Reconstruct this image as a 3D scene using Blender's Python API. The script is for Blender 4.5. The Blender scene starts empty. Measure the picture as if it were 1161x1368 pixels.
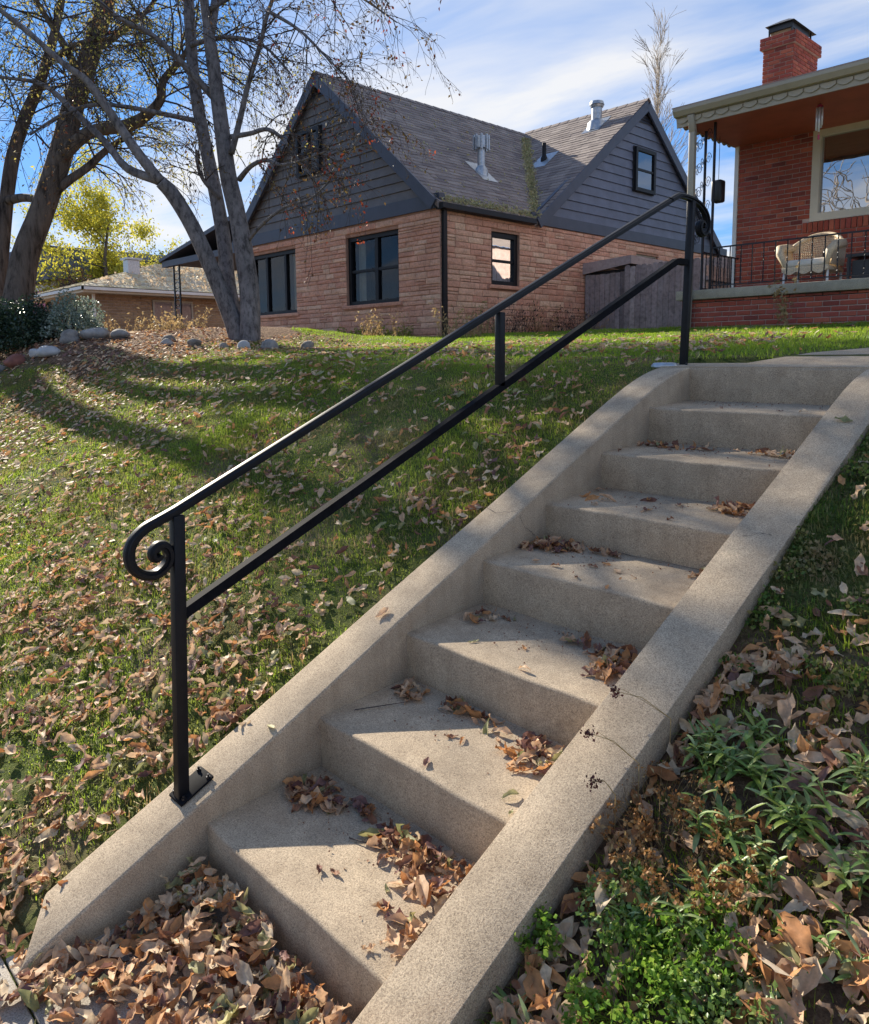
import bpy, bmesh, math, random
import numpy as np
from mathutils import Vector, Matrix
random.seed(7); rng = np.random.default_rng(7)
S = bpy.context.scene
COL = S.collection
R = math.radians

# ------------------------------------------------------------------ camera
cd = bpy.data.cameras.new('camera'); cam = bpy.data.objects.new('camera', cd); COL.objects.link(cam)
CP = Vector((2.1857, -4.0880, 0.0671))
F = Vector((-0.71898636, 0.68503553, -0.11740924)); RT = Vector((0.69047779, 0.72330812, -0.0081114)); UP = Vector((-0.07936646, 0.08690046, 0.99305049))
m = Matrix.Identity(4)
for i in range(3):
    m[i][0] = RT[i]; m[i][1] = UP[i]; m[i][2] = -F[i]; m[i][3] = CP[i]
cam.matrix_world = m
cd.sensor_fit = 'VERTICAL'; cd.sensor_height = 36.0; cd.lens = 36.0*1034.08/1368
cd.shift_y = -(684-600.1)/1368.0
cd.clip_start = 0.05; cd.clip_end = 2000
S.camera = cam
S.render.resolution_x = 869; S.render.resolution_y = 1024

# ------------------------------------------------------------------ light
SUNV = Vector((-2.0, 0.30, 1.0)).normalized()        # towards the sun
EL = math.asin(SUNV.z)
w = bpy.data.worlds.new('World'); S.world = w; w.use_nodes = True
nt = w.node_tree; nt.nodes.clear()
N = nt.nodes.new; LK = nt.links.new
sky = N('ShaderNodeTexSky'); sky.sky_type = 'NISHITA'; sky.sun_disc = False
sky.sun_elevation = EL; sky.sun_rotation = math.atan2(SUNV.x, SUNV.y)
sky.altitude = 1600; sky.air_density = 1.0; sky.dust_density = 0.0; sky.ozone_density = 2.2
geo = N('ShaderNodeTexCoord')
sep = N('ShaderNodeSeparateXYZ'); LK(geo.outputs['Generated'], sep.inputs[0])
# wispy high cloud laid out on a plane above (direction / height)
mx = N('ShaderNodeMath'); mx.operation = 'MAXIMUM'; mx.inputs[1].default_value = 0.0; LK(sep.outputs[2], mx.inputs[0])
ad = N('ShaderNodeMath'); ad.operation = 'ADD'; ad.inputs[1].default_value = 0.16; LK(mx.outputs[0], ad.inputs[0])
dx = N('ShaderNodeMath'); dx.operation = 'DIVIDE'; LK(sep.outputs[0], dx.inputs[0]); LK(ad.outputs[0], dx.inputs[1])
dy = N('ShaderNodeMath'); dy.operation = 'DIVIDE'; LK(sep.outputs[1], dy.inputs[0]); LK(ad.outputs[0], dy.inputs[1])
cb = N('ShaderNodeCombineXYZ'); LK(dx.outputs[0], cb.inputs[0]); LK(dy.outputs[0], cb.inputs[1])
mp = N('ShaderNodeMapping'); mp.inputs['Rotation'].default_value = (0, 0, R(10)); mp.inputs['Scale'].default_value = (0.55, 1.25, 1); mp.inputs['Location'].default_value = (11.428, 8.5778, 0)
LK(cb.outputs[0], mp.inputs[0])
n1 = N('ShaderNodeTexNoise'); n1.inputs['Scale'].default_value = 0.8; n1.inputs['Detail'].default_value = 7; n1.inputs['Roughness'].default_value = 0.56; n1.inputs['Distortion'].default_value = 0.5
LK(mp.outputs[0], n1.inputs['Vector'])
cr = N('ShaderNodeValToRGB'); cr.color_ramp.elements[0].position = 0.45; cr.color_ramp.elements[1].position = 0.62
LK(n1.outputs[0], cr.inputs[0])
cm = N('ShaderNodeMath'); cm.operation = 'MULTIPLY'; cm.inputs[1].default_value = 0.85; LK(cr.outputs[0], cm.inputs[0])
tint = N('ShaderNodeMix'); tint.data_type = 'RGBA'; tint.blend_type = 'MULTIPLY'; tint.inputs[0].default_value = 1.0
gm = N('ShaderNodeGamma'); gm.inputs[1].default_value = 0.55; LK(sky.outputs[0], gm.inputs[0])
LK(gm.outputs[0], tint.inputs[6]); tint.inputs[7].default_value = (0.28, 0.47, 0.74, 1)
mixc = N('ShaderNodeMix'); mixc.data_type = 'RGBA'; LK(cm.outputs[0], mixc.inputs[0]); LK(tint.outputs[2], mixc.inputs[6]); mixc.inputs[7].default_value = (2.05, 2.0, 1.92, 1)
bg = N('ShaderNodeBackground'); bg.inputs[1].default_value = 0.125; LK(mixc.outputs[2], bg.inputs[0])
wo = N('ShaderNodeOutputWorld'); LK(bg.outputs[0], wo.inputs[0])
sd = bpy.data.lights.new('sun', 'SUN'); sd.energy = 2.6; sd.angle = R(0.53); sd.color = (1.0, 0.91, 0.76)
sun = bpy.data.objects.new('sun', sd); COL.objects.link(sun); sun.rotation_euler = SUNV.to_track_quat('Z', 'Y').to_euler(); sun.location = (-30, 15, 25)
vs = S.view_settings; vs.view_transform = 'Standard'; vs.look = 'None'; vs.exposure = 2.0; vs.gamma = 1.0; vs.use_curve_mapping = False

# ------------------------------------------------------------------ materials
def node(nt, t, **kw):
    n = nt.nodes.new(t)
    for k, v in kw.items(): setattr(n, k, v)
    return n
def ramp(nt, fac, cols, interp='LINEAR'):
    r = node(nt, 'ShaderNodeValToRGB'); e = r.color_ramp.elements; r.color_ramp.interpolation = interp
    ps = [c[0] for c in cols]
    while len(e) < len(cols): e.new(0.5)
    for el, (p, c) in zip(e, cols): el.position = p; el.color = (*c, 1)
    nt.links.new(fac, r.inputs[0]); return r.outputs[0]
def noise(nt, vec, scale, detail=4, rough=0.55):
    n = node(nt, 'ShaderNodeTexNoise'); n.inputs['Scale'].default_value = scale; n.inputs['Detail'].default_value = detail; n.inputs['Roughness'].default_value = rough
    nt.links.new(vec, n.inputs['Vector']); return n.outputs[0]
def mixrgb(nt, a, b, fac, mode='MIX'):
    x = node(nt, 'ShaderNodeMix', data_type='RGBA', blend_type=mode)
    for s, v in ((0, fac), (6, a), (7, b)):
        if hasattr(v, 'links'): nt.links.new(v, x.inputs[s])
        elif s == 0: x.inputs[0].default_value = v
        else: x.inputs[s].default_value = (*v, 1)
    return x.outputs[2]
def mathn(nt, op, a, b=0.0):
    x = node(nt, 'ShaderNodeMath', operation=op)
    for s, v in ((0, a), (1, b)):
        if hasattr(v, 'links'): nt.links.new(v, x.inputs[s])
        else: x.inputs[s].default_value = v
    return x.outputs[0]
def base(name):
    mt = bpy.data.materials.new(name); mt.use_nodes = True; nt = mt.node_tree
    bs = nt.nodes['Principled BSDF']; tc = node(nt, 'ShaderNodeTexCoord'); ge = node(nt, 'ShaderNodeNewGeometry')
    return mt, nt, bs, tc, ge
def bump(nt, bs, h, strength, dist=0.01):
    b = node(nt, 'ShaderNodeBump'); b.inputs['Strength'].default_value = strength; b.inputs['Distance'].default_value = dist
    nt.links.new(h, b.inputs['Height']); nt.links.new(b.outputs[0], bs.inputs['Normal'])
def rndfac(nt):
    at = node(nt, 'ShaderNodeAttribute', attribute_name='rnd'); oi = node(nt, 'ShaderNodeObjectInfo')
    return mathn(nt, 'FRACT', mathn(nt, 'ADD', at.outputs['Fac'], oi.outputs['Random']))
def simple(name, col, rough=0.6, metal=0.0, var=0.18, scale=8, bmp=0.15, bscale=60, spec=0.5):
    mt, nt, bs, tc, ge = base(name)
    P = ge.outputs['Position']
    nz = noise(nt, P, scale, 5)
    d = [max(0, c*(1-var)) for c in col]; l = [min(1, c*(1+var)) for c in col]
    nt.links.new(ramp(nt, nz, [(0.3, d), (0.7, l)]), bs.inputs['Base Color'])
    bs.inputs['Roughness'].default_value = rough; bs.inputs['Metallic'].default_value = metal; bs.inputs['Specular IOR Level'].default_value = spec
    if bmp: bump(nt, bs, noise(nt, P, bscale, 4), bmp, 0.004)
    return mt
def pieces_mat(name, cols, rough=0.85, grain=40, bmp=0.5, wear=0.25, dist=0.006):
    """masonry, shingles, boards: one colour per piece (rnd attribute or object random) plus grain"""
    mt, nt, bs, tc, ge = base(name); P = ge.outputs['Position']
    f = rndfac(nt); n = len(cols)
    c = ramp(nt, f, [(i/(n-1), cc) for i, cc in enumerate(cols)])
    g = noise(nt, P, grain, 6, 0.65)
    g2 = noise(nt, P, 3.0, 4)
    c = mixrgb(nt, c, ramp(nt, g, [(0.25, (1-wear*1.6,)*3), (0.5, (1, 1, 1)), (0.8, (1+wear,)*3)]), 1.0, 'MULTIPLY')
    c = mixrgb(nt, c, ramp(nt, g2, [(0.3, (0.82,)*3), (0.7, (1.1,)*3)]), 1.0, 'MULTIPLY')
    nt.links.new(c, bs.inputs['Base Color']); bs.inputs['Roughness'].default_value = rough; bs.inputs['Specular IOR Level'].default_value = 0.3
    bump(nt, bs, g, bmp, dist)
    return mt
def thin(name, cols, trans=0.45, rough=0.6, scale=30, useP=True, spec=0.3, patch=None):
    """leaves and grass: diffuse + translucent"""
    mt, nt, bs, tc, ge = base(name); P = ge.outputs['Position']
    f = rndfac(nt); n = len(cols)
    c = ramp(nt, f, [(i/(n-1), cc) for i, cc in enumerate(cols)])
    if patch:
        pn = noise(nt, P, patch[0], 4, 0.6)
        c = mixrgb(nt, c, patch[1], ramp(nt, pn, [(patch[2], (0, 0, 0)), (patch[3], (1, 1, 1))]))
    c = mixrgb(nt, c, ramp(nt, noise(nt, P, scale, 4), [(0.3, (0.72,)*3), (0.7, (1.18,)*3)]), 1.0, 'MULTIPLY')
    nt.links.new(c, bs.inputs['Base Color']); bs.inputs['Roughness'].default_value = rough; bs.inputs['Specular IOR Level'].default_value = spec
    tr = node(nt, 'ShaderNodeBsdfTranslucent'); nt.links.new(c, tr.inputs[0])
    mx = node(nt, 'ShaderNodeMixShader'); mx.inputs[0].default_value = trans
    nt.links.new(bs.outputs[0], mx.inputs[1]); nt.links.new(tr.outputs[0], mx.inputs[2])
    nt.links.new(mx.outputs[0], nt.nodes['Material Output'].inputs[0])
    return mt
def concrete_mat(name, tone=(0.36, 0.31, 0.25), stain=True):
    mt, nt, bs, tc, ge = base(name); P = ge.outputs['Position']
    big = noise(nt, P, 1.6, 5, 0.6); mid = noise(nt, P, 9, 5, 0.6); fine = noise(nt, P, 420, 2, 0.7); fine2 = noise(nt, P, 190, 3, 0.7)
    t = tone
    c = ramp(nt, big, [(0.3, tuple(x*0.84 for x in t)), (0.5, t), (0.72, tuple(min(1, x*1.12) for x in t))])
    c = mixrgb(nt, c, ramp(nt, mid, [(0.3, (0.86, 0.85, 0.84)), (0.7, (1.08, 1.08, 1.07))]), 1.0, 'MULTIPLY')
    c = mixrgb(nt, c, ramp(nt, fine, [(0.32, (0.42, 0.40, 0.39)), (0.46, (0.97, 0.97, 0.97)), (0.65, (1.25, 1.24, 1.22))]), 1.0, 'MULTIPLY')
    c = mixrgb(nt, c, ramp(nt, fine2, [(0.34, (0.60, 0.58, 0.57)), (0.50, (1, 1, 1)), (0.70, (1.20, 1.19, 1.18))]), 1.0, 'MULTIPLY')
    if stain:
        mpn = node(nt, 'ShaderNodeMapping'); mpn.inputs['Scale'].default_value = (1, 1, .18); nt.links.new(P, mpn.inputs[0])
        sk = noise(nt, mpn.outputs[0], 13, 5, 0.65)
        c = mixrgb(nt, c, ramp(nt, sk, [(0.36, (0.90, 0.89, 0.88)), (0.52, (1, 1, 1)), (0.7, (1.07, 1.06, 1.05))]), 1.0, 'MULTIPLY')
        bl = noise(nt, P, 4.3, 6, 0.72)
        c = mixrgb(nt, c, ramp(nt, bl, [(0.30, (0.82, 0.80, 0.78)), (0.42, (0.98, 0.98, 0.98)), (0.6, (1, 1, 1)), (0.72, (1.10, 1.10, 1.08))]), 1.0, 'MULTIPLY')
        st = noise(nt, P, 2.7, 3, 0.5)
        c = mixrgb(nt, c, (0.30, 0.155, 0.07), mathn(nt, 'MULTIPLY', ramp(nt, st, [(0.60, (0, 0, 0)), (0.80, (0.5, 0.5, 0.5))]), 0.5))
    nt.links.new(c, bs.inputs['Base Color']); bs.inputs['Roughness'].default_value = 0.9; bs.inputs['Specular IOR Level'].default_value = 0.25
    b = mathn(nt, 'ADD', fine, mathn(nt, 'MULTIPLY', fine2, 1.5))
    bump(nt, bs, b, 0.35, 0.003)
    return mt

MT = {}
MT['concrete'] = concrete_mat('stair_concrete', (0.455, 0.365, 0.262))
MT['walk'] = concrete_mat('sidewalk_concrete', (0.36, 0.33, 0.29), False)
MT['black'] = simple('black_paint', (0.009, 0.0095, 0.012), 0.48, 0.0, 0.25, 30, 0.08, 220, 0.24)
MT['satin'] = simple('satin_black_paint', (0.009, 0.0095, 0.012), 0.75, 0.0, 0.25, 30, 0.08, 220, 0.05)
MT['bolt'] = simple('bolt_steel', (0.03, 0.03, 0.035), 0.35, 0.6)
MT['zinc'] = simple('zinc_metal', (0.42, 0.44, 0.46), 0.42, 0.7, 0.2, 20, 0.1, 80)
MT['stone'] = pieces_mat('rose_stone', [(0.64, 0.35, 0.24), (0.67, 0.38, 0.26), (0.59, 0.30, 0.205), (0.70, 0.43, 0.30), (0.64, 0.345, 0.24), (0.61, 0.32, 0.22), (0.73, 0.49, 0.34), (0.66, 0.365, 0.25)], 0.9, 22, 0.7, 0.22, 0.012)
MT['mortar'] = simple('stone_mortar', (0.40, 0.23, 0.16), 0.95, 0, 0.2, 6, 0.4, 50, 0.2)
MT['brick'] = pieces_mat('red_brick', [(0.40, 0.085, 0.05), (0.31, 0.07, 0.048), (0.45, 0.115, 0.065), (0.20, 0.05, 0.042), (0.41, 0.095, 0.055), (0.34, 0.078, 0.062), (0.48, 0.14, 0.08)], 0.85, 60, 0.5, 0.2, 0.005)
MT['bmortar'] = simple('brick_mortar', (0.50, 0.38, 0.34), 0.95, 0, 0.2, 9, 0.4, 60, 0.2)
MT['tanbrick'] = pieces_mat('tan_brick', [(0.36, 0.24, 0.14), (0.42, 0.29, 0.17), (0.31, 0.20, 0.12), (0.40, 0.26, 0.15)], 0.9, 30, 0.3, 0.15)
MT['siding'] = pieces_mat('slate_siding', [(0.135, 0.155, 0.210), (0.145, 0.165, 0.222), (0.128, 0.147, 0.198)], 0.55, 18, 0.1, 0.05)
MT['siding2'] = pieces_mat('grey_siding', [(0.150, 0.145, 0.148), (0.162, 0.155, 0.157), (0.140, 0.136, 0.142)], 0.6, 18, 0.1, 0.06)
MT['trim'] = simple('dark_blue_trim', (0.052, 0.060, 0.088), 0.5, 0, 0.12, 5, 0.05)
MT['darkframe'] = simple('dark_frame', (0.011, 0.012, 0.015), 0.5, 0, 0.2, 10, 0.05, 60, .25)
MT['shingle'] = pieces_mat('asphalt_shingle', [(0.28, 0.23, 0.205), (0.22, 0.18, 0.165), (0.34, 0.285, 0.25), (0.25, 0.205, 0.185), (0.31, 0.255, 0.225), (0.18, 0.145, 0.14)], 0.92, 90, 0.6, 0.3, 0.004)
MT['tanroof'] = pieces_mat('pale_shingle', [(0.62, 0.54, 0.37), (0.70, 0.61, 0.42), (0.55, 0.48, 0.36), (0.68, 0.57, 0.33)], 0.92, 10, 0.4, 0.35, 0.004)
MT['blueroof'] = pieces_mat('blue_shingle', [(0.10, 0.12, 0.17), (0.13, 0.15, 0.20), (0.09, 0.10, 0.14)], 0.9, 10, 0.3, 0.2)
MT['beige'] = simple('beige_paint', (0.37, 0.325, 0.25), 0.5, 0, 0.1, 4, 0.05)
MT['cream'] = simple('cream_paint', (0.62, 0.57, 0.46), 0.5, 0, 0.08, 4, 0.05)
MT['soffit'] = simple('red_soffit', (0.36, 0.095, 0.05), 0.6, 0, 0.15, 3, 0.08)
MT['white'] = simple('white_paint', (0.74, 0.73, 0.70), 0.45, 0, 0.06, 4, 0.04)
MT['capstone'] = concrete_mat('cap_concrete', (0.40, 0.36, 0.28), False)
MT['iron'] = simple('black_iron', (0.014, 0.016, 0.022), 0.4, 0.3, 0.3, 20, 0.1)
MT['wood'] = pieces_mat('grey_fence_wood', [(0.33, 0.29, 0.29), (0.25, 0.215, 0.22), (0.40, 0.36, 0.36), (0.19, 0.165, 0.17), (0.35, 0.305, 0.31)], 0.9, 14, 0.5, 0.3)
MT['palewood'] = pieces_mat('pale_wood', [(0.36, 0.30, 0.30), (0.42, 0.36, 0.35), (0.31, 0.26, 0.26)], 0.85, 12, 0.3, 0.15)
MT['wicker'] = simple('wicker', (0.66, 0.53, 0.36), 0.6, 0, 0.3, 60, 0.9, 90)
MT['cushion'] = simple('cushion_cloth', (0.72, 0.68, 0.60), 0.9, 0, 0.08, 10, 0.2, 200)
MT['redband'] = simple('red_paint', (0.42, 0.03, 0.10), 0.5)
MT['rock'] = pieces_mat('boulder', [(0.24, 0.22, 0.20), (0.33, 0.31, 0.29), (0.19, 0.17, 0.15), (0.28, 0.24, 0.20)], 0.9, 9, 0.6, 0.35, 0.02)
MT['rockred'] = simple('red_rock', (0.20, 0.075, 0.055), 0.9, 0, 0.35, 8, 0.6, 30)
MT['rockwhite'] = simple('white_rock', (0.38, 0.38, 0.38), 0.9, 0, 0.25, 8, 0.5, 30)
MT['curtain'] = simple('curtain_cloth', (0.78, 0.75, 0.70), 0.9, 0, 0.06, 10, 0.1)
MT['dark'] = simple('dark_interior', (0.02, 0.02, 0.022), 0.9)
MT['blind'] = simple('window_blind', (0.36, 0.36, 0.28), 0.7, 0, 0.1)
MT['plastic'] = simple('dark_plastic', (0.018, 0.02, 0.025), 0.4)
MT['chime'] = simple('chime_tube', (0.75, 0.76, 0.80), 0.3, 0.3, 0.05)

def bark(name, col, sc=6, sz=0.35, dist=0.03):
    mt, nt, bs, tc, ge = base(name)
    mpn = node(nt, 'ShaderNodeMapping'); mpn.inputs['Scale'].default_value = (1, 1, sz); nt.links.new(ge.outputs['Position'], mpn.inputs[0])
    n_ = noise(nt, mpn.outputs[0], sc, 7, 0.7); n2 = noise(nt, ge.outputs['Position'], 1.8, 3)
    c = ramp(nt, n_, [(0.36, tuple(x*0.4*(1 if dist < .05 else .6) for x in col)), (0.5, col), (0.66, tuple(x*1.4 for x in col))])
    c = mixrgb(nt, c, ramp(nt, n2, [(0.3, (0.8,)*3), (0.7, (1.15,)*3)]), 1.0, 'MULTIPLY')
    nt.links.new(c, bs.inputs['Base Color']); bs.inputs['Roughness'].default_value = 0.95; bs.inputs['Specular IOR Level'].default_value = 0.2
    bump(nt, bs, n_, 0.9, dist)
    return mt
MT['barkA'] = bark('smooth_grey_bark', (0.165, 0.150, 0.150), 16, 0.5, 0.012)
MT['barkB'] = bark('furrowed_bark', (0.14, 0.110, 0.09), 11, 0.16, 0.07)
MT['twig'] = simple('twig_bark', (0.055, 0.042, 0.038), 0.9, 0, 0.3, 3, 0)
MT['paletwig'] = simple('pale_twig', (0.33, 0.28, 0.23), 0.9, 0, 0.2, 3, 0)

MT['leafA'] = thin('crabapple_leaf', [(0.10, 0.045, 0.03), (0.16, 0.11, 0.035), (0.07, 0.03, 0.025), (0.20, 0.14, 0.04), (0.12, 0.03, 0.025), (0.13, 0.10, 0.04)], 0.4)
MT['leafred'] = thin('red_leaf', [(0.32, 0.04, 0.02), (0.42, 0.09, 0.03), (0.22, 0.03, 0.02)], 0.4)
MT['leafB'] = thin('elm_leaf', [(0.36, 0.34, 0.08), (0.24, 0.25, 0.06), (0.46, 0.40, 0.10), (0.32, 0.22, 0.07), (0.28, 0.30, 0.08)], 0.55)
MT['leafyellow'] = thin('yellow_leaf', [(0.58, 0.52, 0.05), (0.44, 0.45, 0.06), (0.68, 0.58, 0.08), (0.34, 0.37, 0.07)], 0.5)
MT['shrubleaf'] = thin('dark_shrub_leaf', [(0.025, 0.05, 0.025), (0.04, 0.075, 0.035), (0.018, 0.035, 0.02)], 0.2, 0.35, spec=0.5)
MT['paleleaf'] = thin('variegated_leaf', [(0.30, 0.36, 0.30), (0.16, 0.22, 0.14), (0.42, 0.46, 0.40), (0.08, 0.13, 0.07)], 0.3, 0.4)
MT['grass'] = thin('lawn_grass', [(0.25, 0.36, 0.035), (0.31, 0.43, 0.045), (0.20, 0.29, 0.035), (0.40, 0.48, 0.06), (0.27, 0.37, 0.04), (0.46, 0.41, 0.14)], 0.58, 0.5, 20, patch=(1.9, (0.27, 0.20, 0.095), 0.50, 0.68))
MT['darkgrass'] = thin('dark_clover_grass', [(0.08, 0.16, 0.03), (0.12, 0.21, 0.035), (0.06, 0.12, 0.025), (0.18, 0.24, 0.05), (0.30, 0.25, 0.10)], 0.4, 0.5, 20, patch=(4.0, (0.34, 0.25, 0.13), 0.52, 0.66))  # darker greens for the grass and clover patch right of the steps
MT['brightgrass'] = thin('sunny_grass', [(0.24, 0.37, 0.03), (0.30, 0.42, 0.04), (0.19, 0.31, 0.03), (0.36, 0.43, 0.06)], 0.55, 0.5, 20)  # bright green, sunlight on the level lawn put into the blade colour
MT['straw'] = thin('dry_stalk', [(0.48, 0.33, 0.15), (0.56, 0.41, 0.19), (0.36, 0.23, 0.11), (0.43, 0.34, 0.17)], 0.35)
MT['seed'] = thin('brown_seed_head', [(0.34, 0.16, 0.05), (0.46, 0.24, 0.08), (0.24, 0.10, 0.04)], 0.2)
MT['darkseed'] = thin('maroon_seed_head', [(0.10, 0.025, 0.03), (0.07, 0.03, 0.025), (0.14, 0.05, 0.04)], 0.2)
MT['lance'] = thin('lance_leaf', [(0.17, 0.28, 0.06), (0.22, 0.36, 0.09), (0.13, 0.22, 0.05), (0.36, 0.45, 0.20), (0.24, 0.34, 0.06), (0.30, 0.33, 0.08)], 0.3, 0.4, spec=0.5)
MT['parsley'] = thin('bright_leaf', [(0.17, 0.32, 0.035), (0.12, 0.23, 0.03), (0.25, 0.40, 0.05), (0.30, 0.36, 0.07)], 0.4, 0.5)
MT['valleyleaf'] = thin('valley_leaf', [(0.50, 0.46, 0.22), (0.62, 0.55, 0.32), (0.38, 0.38, 0.16), (0.55, 0.42, 0.25)], 0.3)
LEAFC = {
 'tan': thin('tan_dry_leaf', [(0.66, 0.43, 0.26), (0.74, 0.52, 0.33), (0.54, 0.33, 0.20), (0.70, 0.46, 0.28)], 0.3, 0.65, 60),
 'orange brown': thin('orange_brown_leaf', [(0.56, 0.27, 0.11), (0.64, 0.33, 0.14), (0.46, 0.20, 0.08)], 0.35, 0.65, 60),
 'dark brown': thin('dark_brown_leaf', [(0.24, 0.11, 0.065), (0.31, 0.15, 0.085), (0.17, 0.075, 0.055)], 0.2, 0.7, 60),
 'purplish brown': thin('purplish_leaf', [(0.22, 0.115, 0.10), (0.28, 0.155, 0.125), (0.17, 0.085, 0.08)], 0.25, 0.7, 60),
 'olive green': thin('olive_leaf', [(0.32, 0.30, 0.12), (0.42, 0.37, 0.17), (0.37, 0.36, 0.19), (0.28, 0.28, 0.12)], 0.3, 0.6, 60),
 'pale cream': thin('cream_dry_leaf', [(0.66, 0.51, 0.33), (0.74, 0.59, 0.41), (0.60, 0.45, 0.29)], 0.3, 0.65, 60)}
LC = list(LEAFC)

def ground_mat():
    mt, nt, bs, tc, ge = base('lawn_soil'); P = ge.outputs['Position']
    sp = node(nt, 'ShaderNodeSeparateXYZ'); nt.links.new(P, sp.inputs[0])
    a = noise(nt, P, 1.7, 4, 0.6); b = noise(nt, P, 34, 5, 0.7); c3 = noise(nt, P, 140, 4, 0.7)
    g = ramp(nt, b, [(0.3, (0.05, 0.065, 0.02)), (0.5, (0.10, 0.13, 0.035)), (0.7, (0.18, 0.19, 0.06))])
    s = ramp(nt, c3, [(0.3, (0.10, 0.07, 0.045)), (0.5, (0.20, 0.145, 0.09)), (0.7, (0.34, 0.26, 0.16))])
    c = mixrgb(nt, g, s, ramp(nt, a, [(0.5, (0, 0, 0)), (0.68, (1, 1, 1))]))
    # beds of bark and litter: far left and right of the steps
    left = mathn(nt, 'ADD', sp.outputs[0], mathn(nt, 'MULTIPLY', noise(nt, P, 1.3, 4), 2.4))
    lm = node(nt, 'ShaderNodeMapRange'); nt.links.new(left, lm.inputs[0]); lm.inputs[1].default_value = -5.9; lm.inputs[2].default_value = -6.7
    lt = ramp(nt, noise(nt, P, 26, 6, 0.75), [(0.3, (0.035, 0.02, 0.014)), (0.45, (0.13, 0.075, 0.05)), (0.56, (0.25, 0.16, 0.10)), (0.7, (0.42, 0.31, 0.21))])
    ly = node(nt, 'ShaderNodeMapRange'); nt.links.new(sp.outputs[1], ly.inputs[0]); ly.inputs[1].default_value = -1.0; ly.inputs[2].default_value = -.5
    c = mixrgb(nt, c, lt, mathn(nt, 'MULTIPLY', lm.outputs[0], ly.outputs[0]))
    rm = node(nt, 'ShaderNodeMapRange'); nt.links.new(sp.outputs[1], rm.inputs[0]); rm.inputs[1].default_value = -1.5; rm.inputs[2].default_value = -1.8
    rx = node(nt, 'ShaderNodeMapRange'); nt.links.new(sp.outputs[0], rx.inputs[0]); rx.inputs[1].default_value = 0.9; rx.inputs[2].default_value = 1.0
    soil = ramp(nt, b, [(0.3, (0.07, 0.045, 0.03)), (0.5, (0.16, 0.105, 0.068)), (0.7, (0.30, 0.21, 0.13))])
    c = mixrgb(nt, c, soil, mathn(nt, 'MULTIPLY', rm.outputs[0], rx.outputs[0]))
    nt.links.new(c, bs.inputs['Base Color']); bs.inputs['Roughness'].default_value = 1.0; bs.inputs['Specular IOR Level'].default_value = 0.1
    bump(nt, bs, mathn(nt, 'ADD', b, c3), 0.9, 0.02)
    return mt
MT['ground'] = ground_mat()
MT['asphalt'] = simple('asphalt', (0.05, 0.05, 0.052), 0.9, 0, 0.2, 3, 0.4, 90)

def glass(name, rough=0.02, tint=(0.75, 0.8, 0.85), refl=None):
    mt, nt, bs, tc, ge = base(name); nt.nodes.remove(bs)
    gl = node(nt, 'ShaderNodeBsdfGlossy'); gl.inputs['Roughness'].default_value = rough; gl.inputs['Color'].default_value = (0.95, 0.95, 0.95, 1)
    bm_ = node(nt, 'ShaderNodeBump'); bm_.inputs['Strength'].default_value = 0.06; bm_.inputs['Distance'].default_value = 0.02
    nt.links.new(noise(nt, ge.outputs['Position'], 2.2, 2), bm_.inputs['Height']); nt.links.new(bm_.outputs[0], gl.inputs['Normal'])
    tr = node(nt, 'ShaderNodeBsdfTransparent'); tr.inputs[0].default_value = (*tint, 1)
    fr = node(nt, 'ShaderNodeFresnel'); fr.inputs[0].default_value = 1.5
    f = mathn(nt, 'MULTIPLY', fr.outputs[0], .75) if refl is None else mathn(nt, 'ADD', mathn(nt, 'MULTIPLY', fr.outputs[0], 1.5), refl)
    mx = node(nt, 'ShaderNodeMixShader'); nt.links.new(f, mx.inputs[0]); nt.links.new(tr.outputs[0], mx.inputs[1]); nt.links.new(gl.outputs[0], mx.inputs[2])
    nt.links.new(mx.outputs[0], nt.nodes['Material Output'].inputs[0]); return mt
MT['glass'] = glass('window_glass')
MT['skyglass'] = glass('sky_glass', 0.03, (0.1, 0.12, 0.16), 0.16)
MT['mirrorglass'] = glass('bright_window_glass', 0.01, (0.4, 0.42, 0.42), 0.42)

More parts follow.
